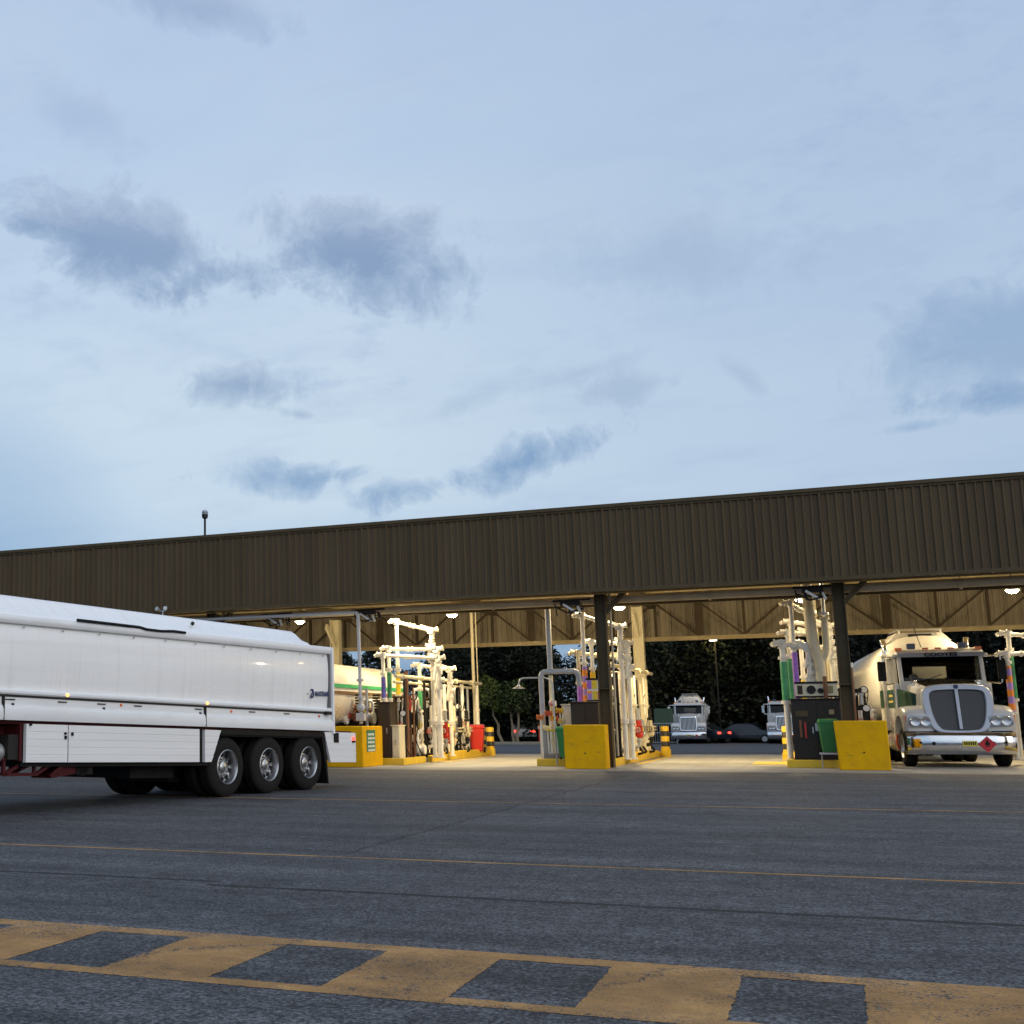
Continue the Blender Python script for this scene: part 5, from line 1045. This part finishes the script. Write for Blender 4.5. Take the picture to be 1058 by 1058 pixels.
truck('tank_truck', 'white bonneted tank truck with big oval grille and dark visor in the right bay', 'tank truck', (TX, TY, 0), TA, 'oval', TRUCKW)
truck('tank_truck', 'far white tank truck with square chrome grille parked facing the canopy before the dark trees', 'tank truck', (-10.2, 98.6, gz(98.6)), R(3), 'square', TRUCKW)
truck('tank_truck', 'farther white truck half hidden by the green pipes of the right island', 'tank truck', (-3.6, 98.8, gz(98.8)), R(2), 'square', TRUCKW, tank=False)
# driver in the near truck: a seated figure
def seated(label, loc, rz):
    t = thing('person', label, 'person', loc, rz)
    J = [(0, 0, 0), (0, .03, .22), (0, .04, .42), (0, .02, .50), (0, -.01, .56), (.19, .03, .43), (.24, -.12, .22), (.13, -.38, .2), (-.19, .03, .43), (-.24, -.12, .22), (-.13, -.38, .2), (.1, -.38, -.02), (.11, -.45, -.4), (-.1, -.38, -.02), (-.11, -.45, -.4)]
    E_ = [(0, 1), (1, 2), (2, 3), (3, 4), (2, 5), (5, 6), (6, 7), (2, 8), (8, 9), (9, 10), (0, 11), (11, 12), (0, 13), (13, 14)]
    rad = [.15, .14, .15, .055, .06, .075, .05, .035, .075, .05, .035, .085, .05, .085, .05]
    me = bpy.data.meshes.new('body'); me.from_pydata(J, E_, []); me.materials.append(CLOTH); o = bpy.data.objects.new('body', me); COL.objects.link(o); o.parent = t
    sk = o.modifiers.new('skin', 'SKIN'); lay = me.skin_vertices[0].data if me.skin_vertices else me.attributes and None
    if lay:
        for i, r in enumerate(rad): lay[i].radius = (r, r)
        lay[0].use_root = True
    sb = o.modifiers.new('sub', 'SUBSURF'); sb.levels = 1; sb.render_levels = 1
    mb = MB(); mb.ball((0, 0, .68), .115, 16, (.82, .95, 1.08)); mb.ball((0, -.112, .665), .022, 8); mb.ball((.095, .0, .67), .025, 8, (.4, 1, 1.2)); mb.ball((-.095, .0, .67), .025, 8, (.4, 1, 1.2)); h = mb.obj('head', SKIN, t)
    mb = MB(); mb.ball((.038, -.1, .70), .013, 8); mb.ball((-.038, -.1, .70), .013, 8); mb.box(-.03, .03, -.108, -.1, .615, .622); mb.obj('face', BLACK, h)
    mb = MB(); mb.lathe([(0, .112), (.05, .11), (.09, .085), (.11, 0)], (0, .005, .72), n=20); mb.box(-.075, .075, -.19, -.08, .715, .728); mb.obj('cap', WHITEP, h); return t
c = Vector((-.52, 2.75, 1.58)); c.rotate(Matrix.Rotation(TA, 3, 'Z'))
seated('driver in a white cap sitting behind the windscreen of the near tank truck', (TX+c.x, TY+c.y, c.z), TA)

# ------------------------------------------------------------------ cars far behind
def car(label, loc, rz, paint, lit=False):
    t = thing('parked_car', label, 'car', loc, rz)
    prof = smooth_poly([(-2.15, .35), (-2.2, .62), (-2.05, .88), (-1.2, .98), (-.55, 1.38), (.2, 1.45), (1.0, 1.38), (1.6, 1.02), (2.1, .95), (2.22, .6), (2.15, .35)], 4)
    mb = MB(); mb.loft([[(x, y, .35+(z-.35)*k) for y, z in prof] for x, k in ((-.86, .78), (-.82, .93), (-.66, 1.), (.66, 1.), (.82, .93), (.86, .78))]); O_ = mb.obj('body', paint, t)
    mb = MB()
    for sx in (-1, 1): mb.add([(sx*.84, -1.0, 1.0), (sx*.72, -.5, 1.33), (sx*.72, .95, 1.33), (sx*.84, 1.45, 1.0)], [(0, 1, 2, 3)])
    mb.add([(-.66, -1.18, 1.02), (.66, -1.18, 1.02), (.6, -.58, 1.385), (-.6, -.58, 1.385)], [(0, 1, 2, 3)]); mb.add([(-.66, 1.58, 1.06), (.66, 1.58, 1.06), (.6, 1.03, 1.395), (-.6, 1.03, 1.395)], [(0, 1, 2, 3)]); mb.obj('windows', GLASS, t)
    for sx in (-1, 1):
        for y in (-1.35, 1.35):
            mb = MB(); mb.cyl((sx*.68, y, .31), (sx*.87, y, .31), .31, n=20); w = mb.obj('wheel', TYRE, t); mb = MB(); mb.cyl((sx*.86, y, .31), (sx*.88, y, .31), .2, n=16); mb.obj('rim', ALLOY, w)
        mb = MB(); mb.box(sx*.62-.18, sx*.62+.18, 2.12, 2.21, .68, .84); mb.obj('tail_lamp', REDL if lit else mat('tail_lens', (.4, .02, .02), .3), t)
        mb = MB(); mb.box(sx*.62-.16, sx*.62+.16, -2.19, -2.1, .62, .74); mb.obj('headlamp', CLEAR, t)
    return t
car('dark blue sedan parked between the two far trucks', (-6.3, 102.5, gz(100)), R(78), CARBLUE)
car('dark car with lit red tail lights beside the far tank truck', (-9.75, 101.3, gz(100)), R(240), CARBLUE, True)
car('white car parked among the thin tree trunks behind the left pipework', (at(541, 757, 100).x, 100, -.38), R(195), mat('car_white', (.5, .5, .5), .3, dirt=.1), True)

# ------------------------------------------------------------------ trees
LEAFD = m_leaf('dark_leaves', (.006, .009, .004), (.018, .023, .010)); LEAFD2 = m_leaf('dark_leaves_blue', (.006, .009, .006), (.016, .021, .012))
LEAFY = m_leaf('young_leaves', (.06, .085, .015), (.14, .17, .03)); BARK = mat('bark', (.06, .045, .03), .85, dirt=.6, dscale=5); BARKL = mat('pale_bark', (.24, .19, .12), .8, dirt=.5, dscale=5)
def tree(x, y, h, rx, label, m=LEAFD, bark=BARK, base=.12, n=5200, leaf=.3, seed=1, lean=0., group=None, kind='tree'):
    rnd = random.Random(seed); z0 = gz(y)-.2 if y < 97 else -.45; t = thing(kind, label, 'tree', (x, y, z0), 0, group)
    tips = []; mb = MB(); tr = h*.016+.06; th = h*.78
    pts = [(lean*k/6+rnd.uniform(-.1, .1)*(k > 0), rnd.uniform(-.1, .1)*(k > 0), th*k/6) for k in range(7)]
    mb.loft([[(p[0]+tr*(1-.8*k/6)*math.cos(a), p[1]+tr*(1-.8*k/6)*math.sin(a), p[2]) for a in [2*math.pi*i/8 for i in range(8)]] for k, p in enumerate(pts)])
    blobs = []; nb = 26
    for k in range(nb):
        f = base+(1-base)*(k+.5)/nb; a = k*2.4+rnd.uniform(-.5, .5); prof = math.sin(math.pi*min(1, (f-base)/(1-base)*.82+.14))**.7
        d = rx*prof*rnd.uniform(.35, .75); c = Vector((lean*f+d*math.cos(a), d*math.sin(a), h*f*.95)); r = rx*rnd.uniform(.3, .5)*(.6+.4*prof); blobs.append((c, r))
        q = Vector(pts[min(6, int(f*6))]); q2 = Vector((q.x, q.y, min(c.z-.3, th)))
        mb.cyl(q2, c, tr*.3, tr*.08, 6, False)
    mb.obj('trunk', bark, t)
    mb = MB()
    for k in range(n):
        c, r = blobs[rnd.randrange(nb)]
        v = Vector((rnd.gauss(0, 1), rnd.gauss(0, 1), rnd.gauss(0, 1))).normalized(); p = c+v*(r*rnd.uniform(.35, 1.08)**.6); p.z = max(p.z, h*base*.6)
        s = leaf*rnd.uniform(.6, 1.4); a = Vector((rnd.gauss(0, 1), rnd.gauss(0, 1), rnd.gauss(0, .6))).normalized(); b = a.cross(v+Vector((rnd.gauss(0, .5), rnd.gauss(0, .5), rnd.gauss(0, .5))))
        if b.length < .05: continue
        b.normalize(); mb.add([p-a*s*.5, p+b*s*.28, p+a*s*.5, p-b*s*.28], [(0, 1, 2, 3)])
    mb.obj('crown', m, t, smooth=0); return t
TREES = [
 (at(352, 700, 108).x, 108, 8.2, 3.2, 'small dark tree low on the left behind the white tank top', 3), (at(374, 700, 112).x, 112, 6.4, 3.0, 'lowest dark tree under the left sky gap', 4),
 (at(392, 700, 104).x, 104, 8.6, 2.7, 'rounded dark tree left of the white loading arms', 5), (at(440, 700, 112).x, 112, 6.0, 4.2, 'low dark tree seen behind the left loading arms', 6),
 (at(483, 700, 100).x, 100, 13, 4.6, 'tall dark tree behind the striped bollard and thin lit post', 7), (at(520, 690, 106).x, 106, 14, 5.0, 'tallest dark tree at the middle of the bay opening', 8), (at(545, 700, 100).x, 100, 10.5, 3.2, 'dark tree whose right edge borders the blue sky gap', 9),
 (at(598, 720, 112).x, 112, 6.6, 4.4, 'low dark tree under the blue sky gap behind the middle island', 10), (at(640, 700, 104).x, 104, 12.5, 4.4, 'dark tree behind the middle brown column', 11),
 (at(690, 690, 110).x, 110, 14, 5.4, 'dark tree behind the cream rear column', 12), (at(735, 690, 108).x, 108, 14, 5.4, 'dark tree directly above the far chrome grille truck', 13), (at(780, 690, 112).x, 112, 14.5, 5.6, 'dark tree above the dark blue sedan', 14),
 (at(830, 690, 108).x, 108, 14, 5.4, 'dark tree behind the right loading arms', 15), (at(895, 680, 104).x, 104, 15, 5.2, 'dark tree behind the right brown column and tank', 16), (at(950, 670, 110).x, 110, 15.5, 5.6, 'dark tree above the near tank truck cab', 17), (at(1010, 660, 106).x, 106, 15, 5.4, 'dark tree behind the right mirror of the near truck', 18), (at(1065, 650, 110).x, 110, 15, 5.6, 'dark tree at the right edge of the photo', 19)]
for i, (x, y, h, rx, lb, sd) in enumerate(TREES):
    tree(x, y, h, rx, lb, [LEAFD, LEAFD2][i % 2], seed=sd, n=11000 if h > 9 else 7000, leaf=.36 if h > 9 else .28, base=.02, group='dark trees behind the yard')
for i, (px, h, lean, lb) in enumerate(((519, 5.2, -1.1, 'leftmost pale trunked young tree leaning left above the striped bollard'), (531, 4.6, -.3, 'middle pale trunked young tree behind the yard'), (534.5, 4.8, .2, 'right pale trunked young tree beside the white car'))):
    c = at(px, 762, 97.5); tree(c.x, 97.5, h, 1.3, lb, LEAFY if i == 0 else m_leaf('mid_leaves', (.03, .045, .012), (.07, .09, .022)), BARKL, .52, 1100, .24, 40+i, lean, 'pale trunked young trees')
# shrubs and undergrowth in front of the wood: one mass
mb = MB(); rnd = random.Random(99)
for k in range(15000):
    x = rnd.uniform(-75, 40); y = rnd.uniform(103, 106.5)+(3.5 if x > -13 else 0); hmax = 1.6+1.5*abs(noise.noise(Vector((x*.25, 3.1, 0))))*2; z = rnd.random()*hmax-.4; p = Vector((x, y, z))
    a = Vector((rnd.gauss(0, 1), rnd.gauss(0, 1), rnd.gauss(0, 1))).normalized(); b = a.orthogonal().normalized(); s = rnd.uniform(.25, .55); mb.add([p-a*s*.5, p+b*s*.3, p+a*s*.5, p-b*s*.3], [(0, 1, 2, 3)])
for k in range(42000):
    x = rnd.choice((rnd.uniform(-16, 45), rnd.uniform(-16, 45), rnd.uniform(-36.5, -25.5))); y = rnd.uniform(120, 126)
    if k % 4 == 0: x = rnd.uniform(17, 24); y = rnd.uniform(52, 120)  # unseen leaf wall right of the frame, added to shade the far trucks
    h_ = (13.5 if x > -16 else 13)+2*noise.noise(Vector((x*.3, .7, 5))); z = rnd.random()*h_-.4; p = Vector((x, y, z))
    a = Vector((rnd.gauss(0, 1), rnd.gauss(0, 1), rnd.gauss(0, 1))).normalized(); b = a.orthogonal().normalized(); s = rnd.uniform(.7, 1.5); mb.add([p-a*s*.5, p+b*s*.4, p+a*s*.5, p-b*s*.4], [(0, 1, 2, 3)])
o = mb.obj('undergrowth', LEAFD, None, smooth=0); o['kind'] = 'stuff'; o['label'] = 'dark undergrowth and wood behind the trees with an added shading screen at the right'; o['category'] = 'undergrowth'
# gate far behind middle island, pale box
t = thing('mesh_gate', 'pale green mesh gate in front of the dark trees left of the far tank truck', 'gate', (at(685, 755, 99).x, 99, gz(99)))
mb = MB()
for k in range(12): mb.cyl((-.9+k*.165, 0, .1), (-.9+k*.165, 0, 1.5), .014, n=6)
for z in (.1, .8, 1.5): mb.cyl((-.95, 0, z), (.95, 0, z), .025, n=8)
mb.obj('mesh_panel', GALV, t)
for sx in (-1, 1): mb = MB(); mb.cyl((sx*.98, 0, 0), (sx*.98, 0, 1.7), .05, n=10); mb.obj('post', GALV, t)
mb = MB(); mb.box(-.6, .75, .25, .3, 1.3, 2.6); tag(mb.obj('notice_board', mat('board_green', (.05, .09, .05), .6, dirt=.5), None, loc=(at(685, 755, 99).x, 99, gz(99))), 'dim green board standing above the mesh gate', 'board')
t = thing('utility_box', 'pale grey utility box at the edge of the trees', 'utility box', (at(500, 762, 101).x, 101, -.3))
mb = MB(); mb.box(-1.1, .0, -.3, .3, 0, 1.5); mb.obj('case', mat('box_grey', (.16, .16, .15), .7, dirt=.5), t, .03)
mb = MB(); mb.box(.01, .75, -.3, .3, 0, 1.75); mb.obj('door_case', mat('box_pale', (.24, .23, .22), .7, dirt=.5), t, .03)
t = thing('red_post', 'red post beside the far kerb left of the foam pipe', 'post', (at(557.5, 765, 97).x, 97.2, -.45))
mb = MB(); mb.cyl((0, 0, 0), (0, 0, 1.25), .1, n=12); mb.obj('post', VALR, t); mb = MB(); mb.ball((0, 0, 1.28), .11, 10, (1, 1, .6)); mb.obj('cap', VALR, t)
# street light in the far trees
t = thing('street_light', 'lit street light showing through the trees above the far truck', 'street lamp', (at(741, 700, 103.5).x, 103.5, -.5))
zz = at(741, 662.5, 103.5).z+.5
L = bpy.data.lights.new('street_glow', 'POINT'); L.energy = 260; L.color = (1., .72, .25); L.shadow_soft_size = .15; o = bpy.data.objects.new('street_glow', L); COL.objects.link(o); o.location = (at(741, 700, 103.5).x, 102.1, zz-.75)
mb = MB(); mb.cyl((0, 0, 0), (0, 0, zz+.1), .07, n=10); mb.bar((0, 0, zz+.08), (.0, -1.3, zz+.1), .06, .06); mb.obj('pole', DARK, t)
mb = MB(); mb.box(-.3, .3, -1.6, -1.2, zz+.0, zz+.12); mb.obj('head', GALV, t); mb = MB(); mb.box(-.26, .26, -1.57, -1.23, zz-.03, zz); mb.obj('lens', emis('street_lens', (1, .93, .8), 12.), t)

# ------------------------------------------------------------------ sky
w = bpy.data.worlds.new('World'); scene.world = w; w.use_nodes = True; nt = w.node_tree; nt.nodes.clear()
SUN_EL, SUN_AZ = R(6), R(112)      # low sun beyond the right of the frame, veiled by cloud
tc = nt.nodes.new('ShaderNodeTexCoord'); D = tc.outputs['Generated']
sep = nt.nodes.new('ShaderNodeSeparateXYZ'); nt.links.new(D, sep.inputs[0]); Zc = math_n(nt, 'MAXIMUM', sep.outputs[2], 0.)
sky = nt.nodes.new('ShaderNodeTexSky'); sky.sky_type = 'NISHITA'; sky.sun_disc = False; sky.sun_elevation = SUN_EL; sky.sun_rotation = SUN_AZ; sky.dust_density = 1.5; sky.ozone_density = 2.5
def dotv(v):
    n = nt.nodes.new('ShaderNodeVectorMath'); n.operation = 'DOT_PRODUCT'; nt.links.new(D, n.inputs[0]); n.inputs[1].default_value = v; return n.outputs['Value']
zi = math_n(nt, 'DIVIDE', 1., math_n(nt, 'ADD', Zc, .16))
cv = nt.nodes.new('ShaderNodeVectorMath'); cv.operation = 'SCALE'; nt.links.new(D, cv.inputs[0]); nt.links.new(zi, cv.inputs['Scale'])
mp = nt.nodes.new('ShaderNodeMapping'); mp.inputs['Rotation'].default_value = (0, 0, R(20)); mp.inputs['Scale'].default_value = (.8, 1.5, .6); nt.links.new(cv.outputs[0], mp.inputs[0])
n1 = noise_n(nt, mp.outputs[0], 1.1, 7, .58); n2 = noise_n(nt, mp.outputs[0], 3.4, 8, .62); wv = nt.nodes.new('ShaderNodeTexNoise'); wv.inputs['Scale'].default_value = 9; wv.inputs['Detail'].default_value = 5; nt.links.new(D, wv.inputs['Vector'])
wv2 = nt.nodes.new('ShaderNodeVectorMath'); wv2.operation = 'SCALE'; wv2.inputs['Scale'].default_value = .10; nt.links.new(wv.outputs['Color'], wv2.inputs[0])
DW = nt.nodes.new('ShaderNodeVectorMath'); DW.operation = 'ADD'; nt.links.new(D, DW.inputs[0]); nt.links.new(wv2.outputs[0], DW.inputs[1])
n3 = noise_n(nt, DW.outputs[0], 26, 10, .66); n4 = noise_n(nt, DW.outputs[0], 10, 6, .6)
base = ramp(nt, Zc, [(0., (.15, .28, .48)), (.075, (.19, .33, .54)), (.125, (.36, .505, .70)), (.17, (.54, .66, .785)), (.24, (.57, .685, .80)), (.33, (.52, .64, .79)), (.43, (.475, .595, .775)), (.6, (.40, .52, .735))])
veil = ramp(nt, n1, [(.40, 0.), (.66, 1.)])
base = mixc(nt, math_n(nt, 'MULTIPLY', veil, .4), base, (.60, .70, .80))
base = mixc(nt, ramp(nt, n2, [(.48, 0.), (.74, .38)]), base, (.39, .49, .67))
mp2 = nt.nodes.new('ShaderNodeMapping'); mp2.inputs['Rotation'].default_value = (0, R(12), R(25)); mp2.inputs['Scale'].default_value = (1, 1, 2.2); nt.links.new(D, mp2.inputs[0])
n5 = noise_n(nt, mp2.outputs[0], 26, 8, .62); n6 = noise_n(nt, mp2.outputs[0], 3.2, 4, .5)
mott = math_n(nt, 'MULTIPLY', ramp(nt, n5, [(.5, 0.), (.72, 1.)]), ramp(nt, n6, [(.48, 0.), (.62, .5)])); base = mixc(nt, mott, base, (.36, .46, .65))
eastd = math_n(nt, 'MULTIPLY', ramp(nt, dotv(ray(1150, 150).normalized()), [(.86, 0.), (1., .5)]), 1.)
base = mixc(nt, eastd, base, (.33, .45, .66))
lowl = ramp(nt, dotv(ray(-60, 590).normalized()), [(.987, 0.), (1., .7)]); base = mixc(nt, lowl, base, (.25, .39, .60))
CL = [(150, 256, 135, 48, 10, .95, .5), (362, 262, 125, 62, 8, 1., .5), (255, 282, 90, 30, 0, .7, .5), (40, 232, 55, 17, 10, .8, .35), (262, 397, 70, 27, 0, .8, .5), (520, 482, 130, 27, -14, 1., .8), (425, 505, 75, 20, -8, .75, .8), (285, 495, 95, 24, 2, .85, .8), (345, 492, 60, 9, -12, .7, .8), (85, 118, 55, 26, 30, .25, .4), (1025, 412, 75, 17, 2, .8, .75), (1060, 345, 150, 62, -8, .6, .9), (700, 262, 120, 48, 4, .3, .4), (640, 402, 70, 17, -4, .4, .4), (205, 8, 80, 22, 10, .5, .45), (772, 390, 30, 10, 45, .25, .5), (945, 441, 42, 7, -4, .55, .7), (480, 415, 60, 14, -20, .3, .5), (600, 385, 70, 12, -15, .25, .5), (310, 428, 26, 7, 10, .5, .5)]
for (px, py, rx, ry, tilt, st, blu) in CL:
    c = ray(px, py).normalized(); rr = c.cross(Vector((0, 0, 1))).normalized(); uu = rr.cross(c).normalized(); ta = R(-tilt)
    ra = rr*math.cos(ta)+uu*math.sin(ta); ub = uu*math.cos(ta)-rr*math.sin(ta)
    sc = FPX*.97
    A = math_n(nt, 'MULTIPLY', dotv(ra), sc/rx); B = math_n(nt, 'MULTIPLY', dotv(ub), sc/ry)
    q = math_n(nt, 'SQRT', math_n(nt, 'ADD', math_n(nt, 'MULTIPLY', A, A), math_n(nt, 'MULTIPLY', B, B)))
    e = math_n(nt, 'ADD', math_n(nt, 'SUBTRACT', 1., q), math_n(nt, 'ADD', math_n(nt, 'MULTIPLY', math_n(nt, 'SUBTRACT', n3, .5), 2.0), math_n(nt, 'MULTIPLY', math_n(nt, 'SUBTRACT', n4, .5), 2.4)))
    fwd = math_n(nt, 'GREATER_THAN', dotv(c), .3)
    f = math_n(nt, 'MULTIPLY', math_n(nt, 'MULTIPLY', ramp(nt, e, [(.0, 0.), (.42, st*.55), (.9, st)]), fwd), 1.)
    under = ramp(nt, B, [(.0, 1.), (1., 0.)]) if blu < .6 else None
    base = mixc(nt, f, base, (mixc(nt, under, (.36, .43, .585), (.245, .345, .52)) if under else (.225, .35, .55)))
glow = ramp(nt, dotv(Vector((math.sin(SUN_AZ), math.cos(SUN_AZ), .45)).normalized()), [(.38, 0.), (.97, 1.)])
base = mixc(nt, math_n(nt, 'MULTIPLY', glow, .9), base, (1.36, 1.40, 1.47))
tot = nt.nodes.new('ShaderNodeMix'); tot.data_type = 'RGBA'; tot.blend_type = 'ADD'; tot.inputs[0].default_value = 1.
sc_ = mixc(nt, 1., base, (9.75, 9.75, 9.75), 'MULTIPLY'); ns = mixc(nt, 1., sky.outputs[0], (.22, .22, .22), 'MULTIPLY')
nt.links.new(sc_, tot.inputs[6]); nt.links.new(ns, tot.inputs[7])
bg = nt.nodes.new('ShaderNodeBackground'); bg.inputs[1].default_value = .1; nt.links.new(tot.outputs[2], bg.inputs[0])
wo = nt.nodes.new('ShaderNodeOutputWorld'); nt.links.new(bg.outputs[0], wo.inputs[0])
L = bpy.data.lights.new('sun', 'SUN'); L.energy = .4; L.angle = R(25); L.color = (1., .9, .8)
o = bpy.data.objects.new('sun', L); COL.objects.link(o)
sd = Vector((math.sin(SUN_AZ)*math.cos(R(18)), math.cos(SUN_AZ)*math.cos(R(18)), math.sin(R(18)))); o.rotation_euler = sd.to_track_quat('Z', 'Y').to_euler()

# ------------------------------------------------------------------ camera and render settings
cam = bpy.data.cameras.new('camera'); cam.sensor_width = 36; cam.sensor_fit = 'HORIZONTAL'; cam.lens = FPX/1058*36; cam.shift_x = (529-PX)/1058; cam.shift_y = (PY-529)/1058
cam.clip_end = 4000; cam.clip_start = .1
co = bpy.data.objects.new('camera', cam); COL.objects.link(co)
co.matrix_world = Matrix.Translation((0, 0, EYE)) @ Matrix((RT, UP, -FW)).transposed().to_4x4(); scene.camera = co
scene.render.resolution_x = scene.render.resolution_y = 1024
vs = scene.view_settings; vs.view_transform = 'Standard'; vs.look = 'None'; vs.exposure = 0; vs.gamma = 1
